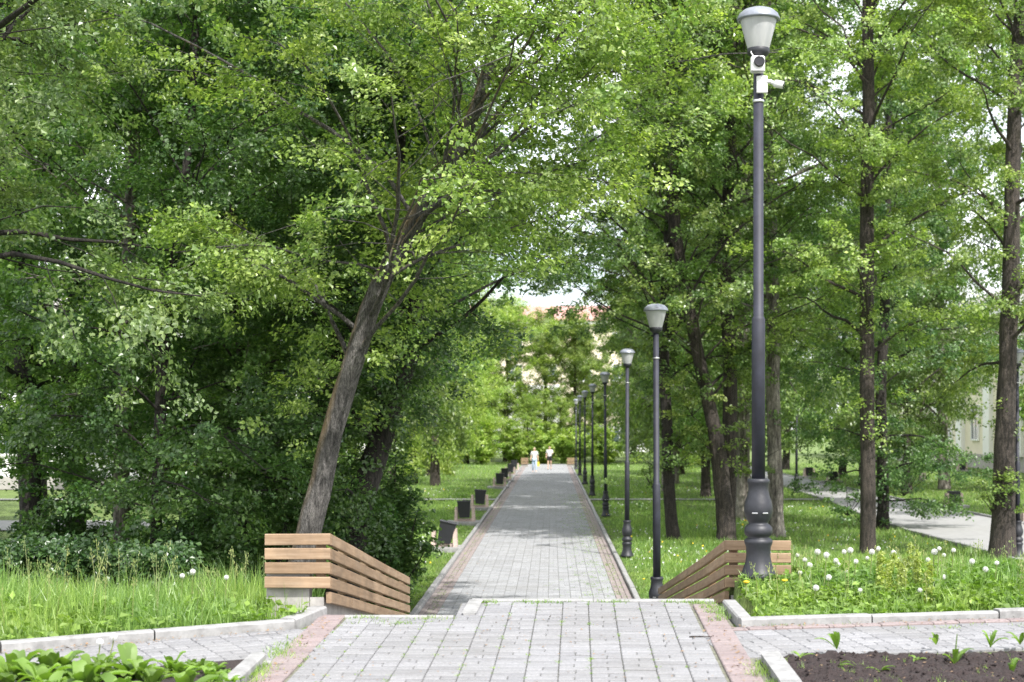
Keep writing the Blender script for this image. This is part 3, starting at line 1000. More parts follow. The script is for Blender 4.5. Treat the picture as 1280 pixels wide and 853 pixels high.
def px_tree(name, pix, d, base, radii_px, bark, leaf, label, seed, ext=None, dd=None, sprouts=(), **kw):
    """trunk through photo pixels pix at distance d (dd: distance offsets)"""
    dd = dd or [0] * len(pix)
    pts = [P(x, y, d + o) for (x, y), o in zip(pix, dd)]
    pts = [np.array(base, float)] + pts
    if ext is not None: pts += [pts[-1] + np.array(e, float) for e in ext]
    pts = [p - np.array(base) for p in pts]
    radii = [r * d / F for r in radii_px]
    w, lf = grow(pts, radii, seed, base=base, **kw)
    for k_, (sx, sy, sn, ss) in enumerate(sprouts):      # leafy water sprouts on the trunk
        c_ = clump(sx, sy, d - .25, sn, ss, seed * 10 + k_) - np.array(base)
        leaves(lf, c_, np.tile([0, -.6, .2], (sn, 1)), 46, .26, kw.get('size', .085), np.random.default_rng(seed + 900 + k_))
        t_ = P(sx, sy + 20, d) - np.array(base)
        for q_ in range(0, sn, 2): tube(w, [t_, (t_ + c_[q_]) / 2 + (0, -.1, .02), c_[q_]], [.012, .008, .004], 4)
    return make_tree(name, base, w, lf, bark, leaf, label)


gz = lambda x, d: float(terr(x, d))
# --- the leaning tree left of the stairs
px_tree('leaning_tree', [(386, 668), (405, 590), (431, 490), (468, 372), (524, 268), (590, 148)], 20.0, (-3.56, 20.0, gz(-3.56, 20) - .05), [17.2, 15.8, 14.5, 13.6, 12.3, 10.6, 7.9, 4.7, 1.9],
        'bark_grey', 'leaf_elm', 'big leaning tree with grey orange-streaked trunk behind left timber parapet', 11, ext=[(.5, -.4, 1.6), (.6, -.3, 1.8)], dd=[0, 0, -.1, -.3, -.5, -.8],
        R=4.9, n=54, t0=.40, K=72, rc=.28, size=.060, el=(-4, 55), bias=(.3, .12, .08), subs=7, cl=5, epi=4, clear=.80)
# --- dark gnarled tree close behind it
px_tree('gnarled_tree', [(438, 672), (452, 620), (492, 500), (520, 400), (500, 250)], 24.0, (-3.35, 24.0, -.05), [24, 19, 18, 13, 10, 7, 4], 'bark_dark', 'leaf_dark',
        'dark gnarled tree with reddish trunk, low leaves hanging beside the path', 18, ext=[(.1, .2, 2.2)], R=3.4, n=32, t0=.22, K=74, rc=.29, size=.068, epi=10, el=(-22, 50), subs=6, cl=5)
px_tree('slender_tree', [(362, 662), (384, 575), (430, 420), (450, 250)], 26.0, (-4.75, 26.0, -.05), [11, 9, 8, 7, 5, 3], 'bark_dark', 'leaf',
        'slender dark trunk leaning just behind the big leaning tree', 13, ext=[(.1, .2, 2.5)], R=3.4, n=30, t0=.4, K=66, rc=.29, size=.07)
# --- right hand trees
px_tree('forked_tree', [(906, 640), (897, 560), (880, 480), (864, 400), (846, 300), (838, 150)], 40.0, (4.60, 40.0, -.05), [12.0, 11.2, 10.4, 8.8, 8.0, 7.2, 6.4, 4.5, 2.2], 'bark', 'leaf_elm',
        'forked tree whose dark trunk leans left behind the right parapet', 21, sprouts=((890, 545, 14, .5), (865, 500, 12, .5), (925, 570, 10, .45)), ext=[(-.1, .2, 2.5)], clear=.75, R=5.8, n=42, t0=.38, K=62, rc=.30, size=.085, epi=2, cl=4, el=(0, 58), bias=(-.35, -.15, 0))
px_tree('upright_tree', [(912, 560), (913, 470), (905, 330), (912, 200), (918, 60)], 41.0, (4.74, 41.0, -.05), [9.5, 9.0, 9.0, 8.6, 7.7, 6.9, 6.5, 2.8], 'bark', 'leaf',
        'upright tree with orange-brown trunk rising from behind the forked tree', 22, ext=[(.1, .2, 3.5)], clear=.8, R=4.8, n=38, t0=.45, K=62, rc=.30, size=.085, epi=2, cl=4, el=(0, 58))
px_tree('birch_tree', [(969, 600), (967, 480), (966, 380), (962, 250), (958, 100)], 42.0, (6.2, 42.0, -.05), [10.0, 9.2, 8.8, 8.4, 8.0, 7.2, 6.3, 2.7], 'bark_birch', 'leaf',
        'mottled pale-barked tree standing just right of the tallest lamp post', 23, sprouts=((985, 520, 14, .45), (1000, 545, 8, .35)), ext=[(.1, .2, 3.5)], R=4.4, n=34, t0=.42, K=60, rc=.30, size=.08, epi=2, cl=4, el=(0, 58))
px_tree('straight_tree', [(1085, 640), (1084, 480), (1083, 270), (1086, 120), (1085, 20)], 36.6, (7.62, 36.6, -.05), [10.0, 9.6, 9.2, 8.8, 8.4, 7.2, 7.2, 3.6], 'bark', 'leaf_elm',
        'straight brown-trunked tree rising above the white dandelions', 24, ext=[(.1, .3, 4)], R=4.6, n=44, t0=.36, K=62, rc=.30, size=.08, epi=3, cl=4, el=(0, 58), bias=(.0, -.1, 0), prof=lambda s: .75 + .25 * math.sin(math.pi * s))
px_tree('slim_tree', [(1103, 600), (1102, 480), (1106, 370), (1110, 200)], 45.0, (9.8, 45.0, -.05), [8, 7, 6.5, 6, 5, 3], 'bark_dark', 'leaf_dark',
        'slim dark tree directly behind the straight brown trunk', 25, sprouts=((1060, 625, 16, .45), (1130, 600, 22, .6), (1140, 560, 20, .6), (1080, 640, 8, .3)), ext=[(.1, .2, 3)], R=4.2, n=34, t0=.14, K=52, rc=.30, size=.085, epi=3, el=(-25, 50))
px_tree('thick_tree', [(1255, 600), (1259, 480), (1264, 300), (1268, 120), (1275, 10)], 35.0, (10.38, 35.0, -.05), [15.6, 13.7, 12.1, 10.9, 9.4, 7.8, 7.1, 3.6], 'bark', 'leaf_elm',
        'thick-trunked tree at the right edge beside the parallel path', 26, sprouts=((1258, 604, 12, .28), (1240, 620, 7, .22), (1275, 385, 14, .35)), ext=[(.2, .3, 4)], R=4.2, n=34, t0=.32, K=62, rc=.30, size=.078, epi=2, cl=4, el=(0, 58))
px_tree('dark_trunk_tree', [(838, 620), (832, 500), (829, 430), (835, 300), (848, 100)], 40.5, (3.25, 40.5, -.05), [8.9, 7.4, 7.0, 6.7, 5.9, 5.2, 2.6], 'bark_dark', 'leaf',
        'dark straight tree between the parapet lamp and the forked tree', 27, sprouts=((832, 575, 12, .4), (815, 590, 9, .4), (850, 540, 10, .4)), ext=[(.1, .3, 3)], R=5.6, n=42, t0=.40, K=62, rc=.30, size=.085, epi=2, cl=4, el=(0, 55), bias=(-.4, 0, 0))
# --- the tree at the upper left whose trunk stands outside the frame
t_ = [(0, 0, 0), (.1, .1, 2.2), (.3, .1, 4.4), (.5, -.1, 7), (.6, 0, 10), (.7, 0, 12.5)]
w, lf = grow(t_, [.30, .25, .22, .18, .12, .05], 31, R=4.5, n=46, t0=.32, K=80, rc=.28, size=.060, el=(-2, 45), bias=(.05, -.2, 0), subs=7, cl=5, epi=3, base=(-7.6, 16.8, 0))
make_tree('overhanging_tree', (-7.6, 16.8, gz(-7.6, 16.8)), w, lf, 'bark_dark', 'leaf_pale', 'tree reaching in from the upper left, its trunk outside the picture')

# --- trees of the dark thicket on the left: own crowns, low branches
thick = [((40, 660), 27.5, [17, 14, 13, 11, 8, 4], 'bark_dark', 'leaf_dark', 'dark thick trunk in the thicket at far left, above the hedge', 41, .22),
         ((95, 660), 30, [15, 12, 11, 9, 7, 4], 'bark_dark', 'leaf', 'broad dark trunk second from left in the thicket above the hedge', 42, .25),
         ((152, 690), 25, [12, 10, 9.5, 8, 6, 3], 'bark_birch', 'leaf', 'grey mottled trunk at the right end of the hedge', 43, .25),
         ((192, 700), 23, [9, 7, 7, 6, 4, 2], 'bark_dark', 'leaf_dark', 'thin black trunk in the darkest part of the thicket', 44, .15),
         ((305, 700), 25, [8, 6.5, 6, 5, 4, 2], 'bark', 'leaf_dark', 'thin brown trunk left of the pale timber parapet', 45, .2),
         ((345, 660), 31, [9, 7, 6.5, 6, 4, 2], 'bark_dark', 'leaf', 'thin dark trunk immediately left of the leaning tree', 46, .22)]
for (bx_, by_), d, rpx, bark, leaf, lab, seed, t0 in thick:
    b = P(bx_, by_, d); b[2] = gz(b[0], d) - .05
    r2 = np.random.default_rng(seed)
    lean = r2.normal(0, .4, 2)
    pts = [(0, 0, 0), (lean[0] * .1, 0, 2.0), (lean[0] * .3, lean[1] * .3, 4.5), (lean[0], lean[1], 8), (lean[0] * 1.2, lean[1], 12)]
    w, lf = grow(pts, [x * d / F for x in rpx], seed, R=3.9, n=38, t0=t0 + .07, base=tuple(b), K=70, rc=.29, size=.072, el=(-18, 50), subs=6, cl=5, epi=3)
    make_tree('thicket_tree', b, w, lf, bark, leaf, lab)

# --- template trees for everything farther off
TPL = []
for k, (h, R, t0, bark, leaf) in enumerate(((13, 4.3, .18, 'bark', 'leaf_far'), (15, 4.6, .22, 'bark_dark', 'leaf'), (11, 4.0, .12, 'bark', 'leaf_light'), (14, 4.4, .2, 'bark_birch', 'leaf_far'), (16, 4.3, .46, 'bark', 'leaf_far'), (13, 4.2, .34, 'bark_dark', 'leaf'))):
    pts = [(0, 0, 0), (.1, 0, h * .2), (.25, .1, h * .5), (.1, .2, h * .8), (.2, .1, h)]
    w, lf = grow(pts, [.24, .2, .16, .09, .03], 60 + k, R=R, n=44, t0=t0, K=40, rc=.46, size=.12, el=(-10, 62), subs=6, cl=5, segs=10, prof=lambda q: .62 + .38 * math.sin(math.pi * min(1, q * .9 + .15)))
    TPL.append((w.mesh('trunk', M[bark]), lf.mesh('crown', M[leaf])))


def far_tree(k, x, d, s, rz, label, name='park_tree', group=None, sz=None, z=0):
    r = empty(name, (x, d, z), rz, label, 'tree', group)
    r.scale = (s, s, sz or s)
    for nm, me in zip(('trunk', 'crown'), TPL[k]):
        o = bpy.data.objects.new(nm, me); C.objects.link(o); o.parent = r
    return r


GA = 'park trees along the alley'
far_list = [
    # left of the path
    (2, -7.2, 79, .95, 'dark-trunked tree on the left lawn past the cross path'),
    (2, -7.4, 92, .85, 'pale green tree on the left lawn by the farthest bins'),
    (2, -7.6, 66, .8, 'light green tree left of the path at the cross path'),
    (1, -9.5, 50, .95, 'leafy tree left of the lawn, between thicket and cross path'),
    (0, -11.5, 88, 1.1, 'tall tree behind the left lawn near the distant bins'),
    (3, -14.0, 62, 1.1, 'tall tree behind the left lawn at the end of the cross path'),
    (1, -8.2, 36, .9, 'leafy tree deep in the thicket behind the leaning trunk'),
    (5, -12.8, 38, 1.0, 'leafy tree deep in the thicket above the hedge'),
    (5, -16.5, 40, 1.1, 'leafy tree deep in the thicket at far left'),
    (3, -20, 50, 1.2, 'tall tree beyond the side road at far left'),
    (2, -7.4, 106, 1.0, 'tree over the far end of the path, left side'),
    # right of the path
    (0, 6.6, 65, .9, 'tree with pale trunk right of path beyond the third lamp'),
    (3, 6.4, 79, .85, 'leaning pale-trunked tree beside the bunched far lamps'),
    (1, 6.5, 55, 1.0, 'dark leafy tree between the alley and the parallel path'),
    (2, 8.0, 94, .95, 'light green tree right of the path near its far end'),
    (0, 8.4, 72, 1.0, 'leafy tree on the grass beside the small distant lamp'),
    (3, 8.8, 119, .85, 'drooping pale-barked tree overhanging the far lamps'),
    (4, -5.9, 77, 1.0, 'high-crowned tree left of the path past the second bin cluster'),
    (4, 6.2, 82, 1.0, 'high-crowned tree right of the far lamps with a bare lower trunk'),
    (3, 5.3, 70, .92, 'drooping tree whose twigs hang behind the fourth lamp'),
    (2, -3.8, 127, 1.05, 'pale green tree in the gap below the far building, left'),
    (2, -.7, 130, .98, 'pale green tree in the gap below the far building, centre'),
    (2, 2.2, 127, .95, 'pale green tree in the gap below the far building, right'),
    (2, -5.6, 128, 1.05, 'pale green tree left of the gap below the far building'),
    (2, 6.8, 127, 1.15, 'tall pale tree behind the farthest lamps'),
    (2, -6.6, 118, .85, 'tall pale tree behind the yellow-green bushes, left of the walkers'),
    (3, 6.2, 49, 1.0, 'tall tree whose crown fills the view above the third lamp'),
    (0, 7.3, 60, 1.1, 'full-crowned tree filling the view behind the straight brown trunk'),
    (3, 18.6, 72, 1.15, 'tall pale-barked tree rising above the parallel path lawn'),
    (1, 22.5, 70, 1.2, 'tall dark tree high at the right picture edge'),
    (1, 15.6, 76, 1.0, 'tall dark-barked tree across the parallel path from the small lamp'),
    (0, -5.9, 56, .95, 'tall tree rising behind the gnarled trunk, left of the path'),
    (1, 16.4, 80, .9, 'dark multi-stemmed tree beyond the parallel path'),
    (1, 17.2, 90, .95, 'dark tree beyond the parallel path near its far end'),
    (3, 20.5, 84, .85, 'crooked tree on the lawn in front of the yellow building'),
    (0, 15.9, 68, .85, 'leafy tree on the lawn beyond the parallel path, near the tan bin'),
    (1, 16.0, 104, 1.1, 'dark tree over the far end of the parallel path'),
    (3, 19.5, 47, 1.05, 'tall tree beside the parallel path behind the thick trunk'),
    (1, 10.5, 117, 1.1, 'tall tree over the far end of the path, right side'),
    # across the end of the path
    (2, -2.0, 121, .42, 'yellow-green small tree across the path end, left'),
    (2, .8, 121, .4, 'yellow-green small tree across the path end, centre'),
    (2, 3.8, 123, .42, 'yellow-green small tree across the path end, right'),
    (0, -13, 132, 1.1, 'broad tree in front of the red-roofed building, left end'),
    (3, 9.5, 135, 1.1, 'broad tree in front of the red-roofed building, right end'),
    (0, 2.6, 140, .72, 'lower tree in front of the red-roofed building, right of gap'),
    (0, -7.4, 140, .8, 'lower tree in front of the red-roofed building, left of gap'),
]
for k, (t, x, d, s, lab) in enumerate(far_list):
    far_tree(t, x, d, s, (k * 2.1) % 6.28, lab, group=GA, sz=s * (1.45 if 44 < d < (112 if x < 0 else 76) and s > .7 else .9 if x > 0 and d < 119 else 1))


# --- bushes: undergrowth of the thicket, shrubs at the path end
def make_bush(name, x, d, r_, h, leaf, label, seed, size=.08, K=44, n=26, z=None, group=None):
    rg = np.random.default_rng(seed)
    w, lf = MB(), MB()
    cen, outs = [], []
    for i in range(n):
        az = i * 2.4 + rg.normal(0, .3); e = rad(rg.uniform(20, 85)); L = h * rg.uniform(.75, 1.1)
        dv = np.array([math.cos(az) * math.cos(e) * r_ / h, math.sin(az) * math.cos(e) * r_ / h, math.sin(e)])
        pts = [np.array([0, 0, 0.]), dv * L * .4 + rg.normal(0, .05, 3), dv * L * .75 + rg.normal(0, .08, 3), dv * L]
        tube(w, curve_pts(pts, 6), np.linspace(.022, .005, 6), 5)
        for q_ in range(16):
            u = rg.uniform(.15, 1.02)
            cen.append(dv * L * u + rg.normal(0, .16, 3) * np.array([r_ / h, r_ / h, 1])); outs.append(unit(dv))
    cen = np.array(cen); cen[:, 2] = np.abs(cen[:, 2]) + .05
    leaves(lf, cen, np.array(outs), K, .28, size, rg)
    r0 = empty(name, (x, d, gz(x, d) if z is None else z), 0, label, 'bush', group)
    w.build('stems', M['bark_dark'], r0); lf.build('foliage', M[leaf], r0)
    return r0


GU = 'undergrowth bushes in the thicket'
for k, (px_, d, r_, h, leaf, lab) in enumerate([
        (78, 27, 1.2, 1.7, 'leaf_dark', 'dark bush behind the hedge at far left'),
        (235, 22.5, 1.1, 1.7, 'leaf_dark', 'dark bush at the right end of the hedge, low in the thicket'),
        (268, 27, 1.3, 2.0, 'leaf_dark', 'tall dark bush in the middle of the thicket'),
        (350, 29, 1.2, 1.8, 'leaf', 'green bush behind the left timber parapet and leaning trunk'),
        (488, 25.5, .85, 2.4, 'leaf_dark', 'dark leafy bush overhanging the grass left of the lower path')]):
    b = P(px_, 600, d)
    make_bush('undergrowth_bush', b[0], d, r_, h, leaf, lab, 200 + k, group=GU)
for k, (x, d, r_, h, leaf, lab) in enumerate([
        (-5.4, 117, 2.3, 3.6, 'leaf_light', 'yellow-green bush at the path end, left of the walkers'),
        (-2.8, 119, 2.0, 3.4, 'leaf_light', 'yellow-green bush at the path end, behind the fair-haired walker'),
        (-.6, 118.5, 1.9, 3.2, 'leaf_light', 'yellow-green bush at the path end, right behind the walker in shorts'),
        (1.6, 118, 1.8, 2.9, 'leaf_light', 'light green bush at the path end beside the far parapet'),
        (4.0, 117, 2.1, 3.4, 'leaf_light', 'yellow-green bush at the path end, right of the lamps')]):
    make_bush('path_end_bush', x, d, r_, h, leaf, lab, 220 + k, size=.16, K=26, z=0, group='bushes closing the path end')

# --- clipped hedge at the left
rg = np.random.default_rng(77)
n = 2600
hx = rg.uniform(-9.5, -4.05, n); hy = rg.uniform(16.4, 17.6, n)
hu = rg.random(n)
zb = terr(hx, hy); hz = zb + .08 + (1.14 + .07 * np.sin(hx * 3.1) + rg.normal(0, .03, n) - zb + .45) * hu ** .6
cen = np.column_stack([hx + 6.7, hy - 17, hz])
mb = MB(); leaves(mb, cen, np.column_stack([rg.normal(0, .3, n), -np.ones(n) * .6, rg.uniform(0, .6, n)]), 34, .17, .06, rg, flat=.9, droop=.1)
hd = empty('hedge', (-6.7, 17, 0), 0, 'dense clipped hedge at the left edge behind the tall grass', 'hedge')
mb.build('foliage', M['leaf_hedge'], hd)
mb = MB()
for x in np.arange(-9.4, -4.1, .22):
    y = 17 + rg.normal(0, .2); z0 = gz(x, y)
    tube(mb, [(x + 6.7, y - 17, z0 - .05), (x + 6.7 + rg.normal(0, .06), y - 17, z0 + .6), (x + 6.7 + rg.normal(0, .1), y - 17 + rg.normal(0, .1), 1.55)], [.018, .013, .006], 5)
mb.build('stems', M['bark_dark'], hd)


# ------------------------------------------------------------------ grass and herbs
def blades(mb, x, y, z, h, w, rng, lean=.35, mat_=0, seg=True):
    n = len(x)
    a = rng.uniform(0, 2 * math.pi, n)
    ln = np.abs(rng.normal(0, lean, n)) * h
    la = rng.uniform(0, 2 * math.pi, n)
    b = np.column_stack([x, y, z])
    wd = np.column_stack([np.cos(a), np.sin(a), np.zeros(n)]) * (w / 2)[:, None]
    ld = np.column_stack([np.cos(la), np.sin(la), np.zeros(n)])
    up = np.array([0, 0, 1.])
    if seg:
        m1 = b + up * (h * .55)[:, None] + ld * (ln * .28)[:, None]
        tp = b + up * (h * np.sqrt(np.clip(1 - (ln / h) ** 2 * .5, .2, 1)))[:, None] + ld * ln[:, None]
        v = np.stack([b - wd, b + wd, m1 + wd * .8, m1 - wd * .8, tp], 1).reshape(-1, 3)
        i = (np.arange(n) * 5)[:, None]
        n0 = mb.n
        mb.add(v, i + np.array([[0, 1, 2, 3]]), mat_)
        mb.f.append(i + np.array([[3, 2, 4]]) + n0); mb.m.append(np.full(n, mat_, np.int32)); mb.sm.append(np.zeros(n, bool))
    else:
        tp = b + up * h[:, None] + ld * ln[:, None]
        v = np.stack([b - wd, b + wd, tp], 1).reshape(-1, 3)
        mb.add(v, (np.arange(n) * 3)[:, None] + np.array([[0, 1, 2]]), mat_)


def stalks(mb, x, y, z, h, rng, mat_=1):
    """grass flower stalks with a loose seed head"""
    for i in range(len(x)):
        ln = rng.normal(0, .12, 2) * h[i]
        p0 = np.array([x[i], y[i], z[i]]); p2 = p0 + (ln[0], ln[1], h[i]); p1 = p0 + (ln[0] * .3, ln[1] * .3, h[i] * .55)
        tube(mb, np.array([p0, p1, p2]), [.0028, .0022, .0015], 3, mat_)
        k = 14
        u = rng.uniform(.76, 1, k)
        c = p0 * ((1 - u) ** 2)[:, None] + 2 * p1 * (u * (1 - u))[:, None] + p2 * (u ** 2)[:, None]
        c = c + rng.normal(0, .014, (k, 3)) * (1.15 - u)[:, None] * 4
        s = rng.uniform(.006, .012, k)
        v = np.stack([c + np.array([0, 0, 1]) * s[:, None], c + np.array([.4, 0, -.2]) * s[:, None], c - np.array([0, 0, 1]) * s[:, None], c + np.array([-.4, .1, .2]) * s[:, None]], 1).reshape(-1, 3)
        mb.add(v, np.arange(k * 4).reshape(-1, 4), mat_)


rg = np.random.default_rng(9)


def in_left(x, y):   # the grass bank behind the left kerb
    yk = 10.86 + (x + 1.83) * .94 / 1.76
    return (x < -1.80) & (y > np.maximum(yk, 0) + .16)


# left bank
mb = MB()
n = 85000
x = rg.uniform(-7.5, -1.8, n); y = 7.0 + rg.random(n) ** .9 * 11.5
k = in_left(x, y) & (np.abs((x) * F / y + VX - 300) < 420) & ~((x > -2.22) & (y > 11.3) & (y < 18))
x, y = x[k], y[k]
clump = .5 + .5 * np.sin(x * 2.3 + np.sin(y * 1.7) * 2) * np.sin(y * 2.9 + x)
h = (.08 + .20 * rg.random(len(x)) ** 1.6 + .16 * clump ** 2 + .12 * (rg.random(len(x)) > .93)) * np.clip(.5 + (y - 9.4) * .2, .5, 1.25)
blades(mb, x, y, terr(x, y), h, rg.uniform(.004, .010, len(x)), rg, .4)
n = 110
x = rg.uniform(-6, -1.9, n); y = rg.uniform(10.2, 14.5, n); k = in_left(x, y) & ~((x > -2.3) & (y > 11.2))
x, y = x[k], y[k]
stalks(mb, x, y, terr(x, y), rg.uniform(.3, .62, len(x)), rg)
tag(mb.build('bank_grass', [M['grass'], M['grass_dry']]), kind='stuff')
# right meadow bed
mb = MB()
n = 62000
x = rg.uniform(1.4, 8.5, n); y = 10.9 + rg.random(n) ** 1.1 * 7
yk = 10.93 + (x - 1.36) * .186
k = (y > yk + .14) & (x > np.where(y < 12.9, 1.47, 2.12)) & (np.abs(x * F / y + VX - 1100) < 330)
x, y = x[k], y[k]
h = (.07 + .19 * rg.random(len(x)) ** 1.5) * np.clip(.55 + (y - 11.0) * .5, .55, 1.15) * np.clip((x - 1.4) / 1.1, .62, 1)
blades(mb, x, y, terr(x, y), h, rg.uniform(.005, .011, len(x)), rg, .45)
n = 70
x = rg.uniform(1.6, 5.5, n); y = rg.uniform(11.6, 14, n); k = (y > 10.93 + (x - 1.36) * .186 + .3)
stalks(mb, x[k], y[k], terr(x[k], y[k]), rg.uniform(.25, .42, k.sum()), rg)
tag(mb.build('meadow_grass', [M['grass'], M['grass_dry']]), kind='stuff')
# broad-leaved ground cover in the right bed and in the left bank
mb = MB()
n = 2600
x = rg.uniform(1.45, 5.6, n); y = 11 + rg.random(n) * 2.6
k = (y > 10.93 + (x - 1.36) * .186 + .15) & (x > np.where(y < 12.9, 1.5, 2.1)); x, y = x[k], y[k]
cen = np.column_stack([x, y, terr(x, y) + .02 + .13 * rg.random(len(x)) * np.clip((y - 10.9), .3, 1) * np.clip((x - 1.4) / 1.1, .35, 1)])
leaves(mb, cen, rg.normal(0, .3, cen.shape), 11, .08, .05, rg, 0, .6, 0, .9)
n = 700
x = rg.uniform(-5.6, -1.85, n); y = rg.uniform(8.5, 12, n); k = in_left(x, y); x, y = x[k], y[k]
cen = np.column_stack([x, y, terr(x, y) + .04 + .1 * rg.random(len(x))])
leaves(mb, cen, rg.normal(0, .3, cen.shape), 8, .09, .06, rg, 0, .6, 0, .9)
tag(mb.build('ground_cover', M['dock']), kind='stuff')
# the lower lawns
mb = MB()
def lawn(n, x0, x1, d0, d1, pw, hmin, hmax):
    u = rg.random(n); d = 1 / (1 / d0 + u * (1 / d1 - 1 / d0))
    d = d0 + (d - d0) * pw
    x = rg.uniform(x0, x1, n)
    px_ = x * F / d + VX
    k = (px_ > -60) & (px_ < 1340) & ~((x > PL - .12) & (x < PR + .12)) & ~((np.abs(d - 62.3) < 1.0) & (x < 11.2)) & ~((d > 44) & (d < 48.5) & (x < -12))
    xn = np.interp(d, [p[1] for p in near], [p[0] for p in near]); xf = np.interp(d, [p[1] for p in far], [p[0] for p in far])
    k &= ~((x > xn - .08) & (x < xf + .1))
    for (bx_, by_, _, _) in bins: k &= ~((np.abs(x - bx_ + .05) < .56) & (np.abs(d - by_) < .5))
    x, d = x[k], d[k]
    patch = .5 + .5 * np.sin(x * .9 + 1.3 * np.sin(d * .37)) * np.sin(d * .55 + x * .4)
    edge = np.clip(np.minimum(np.abs(x - PL), np.abs(x - PR)) / .8, .35, 1)
    h = (hmin + (hmax - hmin) * rg.random(len(x)) * (.5 + .8 * patch)) * edge
    blades(mb, x, d, terr(x, d), h, .007 + .00035 * d + rg.random(len(x)) * .006, rg, .5, 0, False)
lawn(190000, -12, 14, 18.5, 120, 1, .05, .20)
lawn(60000, 13.5, 32, 34, 120, 1, .05, .18)
lawn(70000, -5, 5, 20, 75, 1, .04, .16)
tag(mb.build('lawn_grass', M['grass']), kind='stuff')
# small white clover and yellow flowers scattered over the lawns
mb = MB()
n = 5200
u = rg.random(n); d = 1 / (1 / 23 + u * (1 / 75 - 1 / 23)); x = rg.uniform(-9, 10.2, n)
px_ = x * F / d + VX
pn = np.sin(x * 1.1 + 2 * np.sin(d * .3)) + np.sin(d * .8 - x * .5)
k = (px_ > 400) & (px_ < 1300) & ((x < PL - .3) | (x > PR + .3)) & (pn > .2) & (np.abs(d - 62.3) > .8)
x, d = x[k], d[k]
c = np.column_stack([x, d, terr(x, d) + rg.uniform(.06, .17, len(x))])
t = rg.normal(0, 1, c.shape); t /= np.linalg.norm(t, axis=1)[:, None]; b = np.cross(t, rg.normal(0, 1, c.shape)); b /= np.linalg.norm(b, axis=1)[:, None]
s_ = rg.uniform(.010, .020, len(x))[:, None] + .0002 * d[:, None]
v = np.stack([c - t * s_, c - b * s_, c + t * s_, c + b * s_], 1).reshape(-1, 3)
ff = np.arange(len(x) * 4).reshape(-1, 4); sel = rg.random(len(x)) > .12
mb.add(v, ff[sel], 0); mb.f.append(ff[~sel]); mb.m.append(np.ones((~sel).sum(), np.int32)); mb.sm.append(np.zeros((~sel).sum(), bool))
tag(mb.build('clover_flowers', [M['cloth_white'], M['dandelion_yellow']]), kind='stuff')
# weeds in the joints and along the kerbs
mb = MB()
def weeds(x, y, zf, n_each, hmax, spread=.04):
    x = np.repeat(x, n_each) + rg.normal(0, spread, len(x) * n_each); y = np.repeat(y, n_each) + rg.normal(0, spread * .8, len(y) * n_each)
    h = rg.uniform(.012, hmax, len(x))
    blades(mb, x, y, zf(y) - .006, h, rg.uniform(.004, .009, len(x)), rg, .8, 0, False)
n = 26; weeds(-1.76 + rg.normal(0, .025, n), rg.uniform(8.4, 10.6, n), plane_z, 26, .05)
n = 14; weeds(rg.uniform(-1.5, -.7, n), rg.uniform(11.0, 11.36, n), plane_z, 22, .035, .05)
n = 34; weeds(rg.uniform(-.6, 1.3, n), 12.06 + rg.normal(0, .02, n), plane_z, 18, .035, .03)
n = 14; weeds(1.25 + rg.normal(0, .03, n), rg.uniform(11.1, 12.0, n), plane_z, 26, .06)
n = 14; weeds(1.27 + rg.normal(0, .02, n), rg.uniform(8.6, 9.6, n), plane_z, 22, .05)
n = 150
sx = np.round((rg.uniform(-1.3, 1.3, n)) / .2) * .2 - .1; sy = rg.uniform(-1.6, 2.0, n)
sx_, sy_ = loc(np.column_stack([sx, sy])); kk = sy_ < np.where(sx_ < -.7, 11.3, 12.0)
weeds(sx_[kk], sy_[kk], plane_z, 9, .016, .012)
n = 900; xx = PR - .1 - np.abs(rg.normal(0, .5, n)); yy = 22 + rg.random(n) ** 1.4 * 45
weeds(np.round(xx / .1) * .1, yy, zero, 9, .05, .03)
n = 160; weeds(PL + .12 + np.abs(rg.normal(0, .06, n)), 20 + rg.random(n) * 40, zero, 10, .04, .03)
n = 10; weeds(rg.uniform(1.5, 3.6, n), 10.78 + rg.normal(0, .05, n) + .15, plane_z, 14, .03)
sx_ = 1.42 + rg.random(46) * 2.0; sy_ = 9.66 - rg.random(46) * 1.1
weeds(sx_, sy_, lambda d: plane_z(d) + .035, 9, .045, .018)
tag(mb.build('joint_weeds', M['grass']), kind='stuff')


# fallen flakes: seeds, catkins, leaf scraps on the paving
mb = MB()
def flakes(x, y, zf, size, m_):
    n = len(x); a = rg.uniform(0, 6.28, n); L = size * rg.uniform(.5, 1.5, n); W = L * rg.uniform(.25, .6, n)
    z = zf(y) + .005 + rg.random(n) * .004
    t = np.column_stack([np.cos(a), np.sin(a), rg.normal(0, .25, n)]); b = np.column_stack([-np.sin(a), np.cos(a), rg.normal(0, .25, n)])
    p = np.column_stack([x, y, z])
    v = np.stack([p - t * L[:, None], p - b * W[:, None], p + t * L[:, None], p + b * W[:, None]], 1).reshape(-1, 3)
    mb.add(v, np.arange(n * 4).reshape(-1, 4), m_)
n = 420
fx = rg.uniform(-1.75, 1.25, n); fy = rg.uniform(8.2, 12.0, n); kk = fy < np.where(fx < -.7, 11.3, 12.0)
flakes(fx[kk], fy[kk], plane_z, .010, 0)
n = 160; flakes(-1.72 + np.abs(rg.normal(0, .08, n)), rg.uniform(8.4, 11.3, n), plane_z, .011, 0)
n = 160; flakes(1.24 - np.abs(rg.normal(0, .08, n)), rg.uniform(8.4, 12, n), plane_z, .011, 0)
n = 220; u_ = rg.uniform(.1, 3, n); v_ = 1.16 - np.abs(rg.normal(0, .08, n))
flakes(1.30 + u_ * math.cos(RA) - v_ * math.sin(RA), 9.72 + u_ * math.sin(RA) + v_ * math.cos(RA), plane_z, .010, 0)
n = 260; u_ = rg.uniform(.1, 3, n); v_ = np.abs(rg.normal(.04, .09, n))
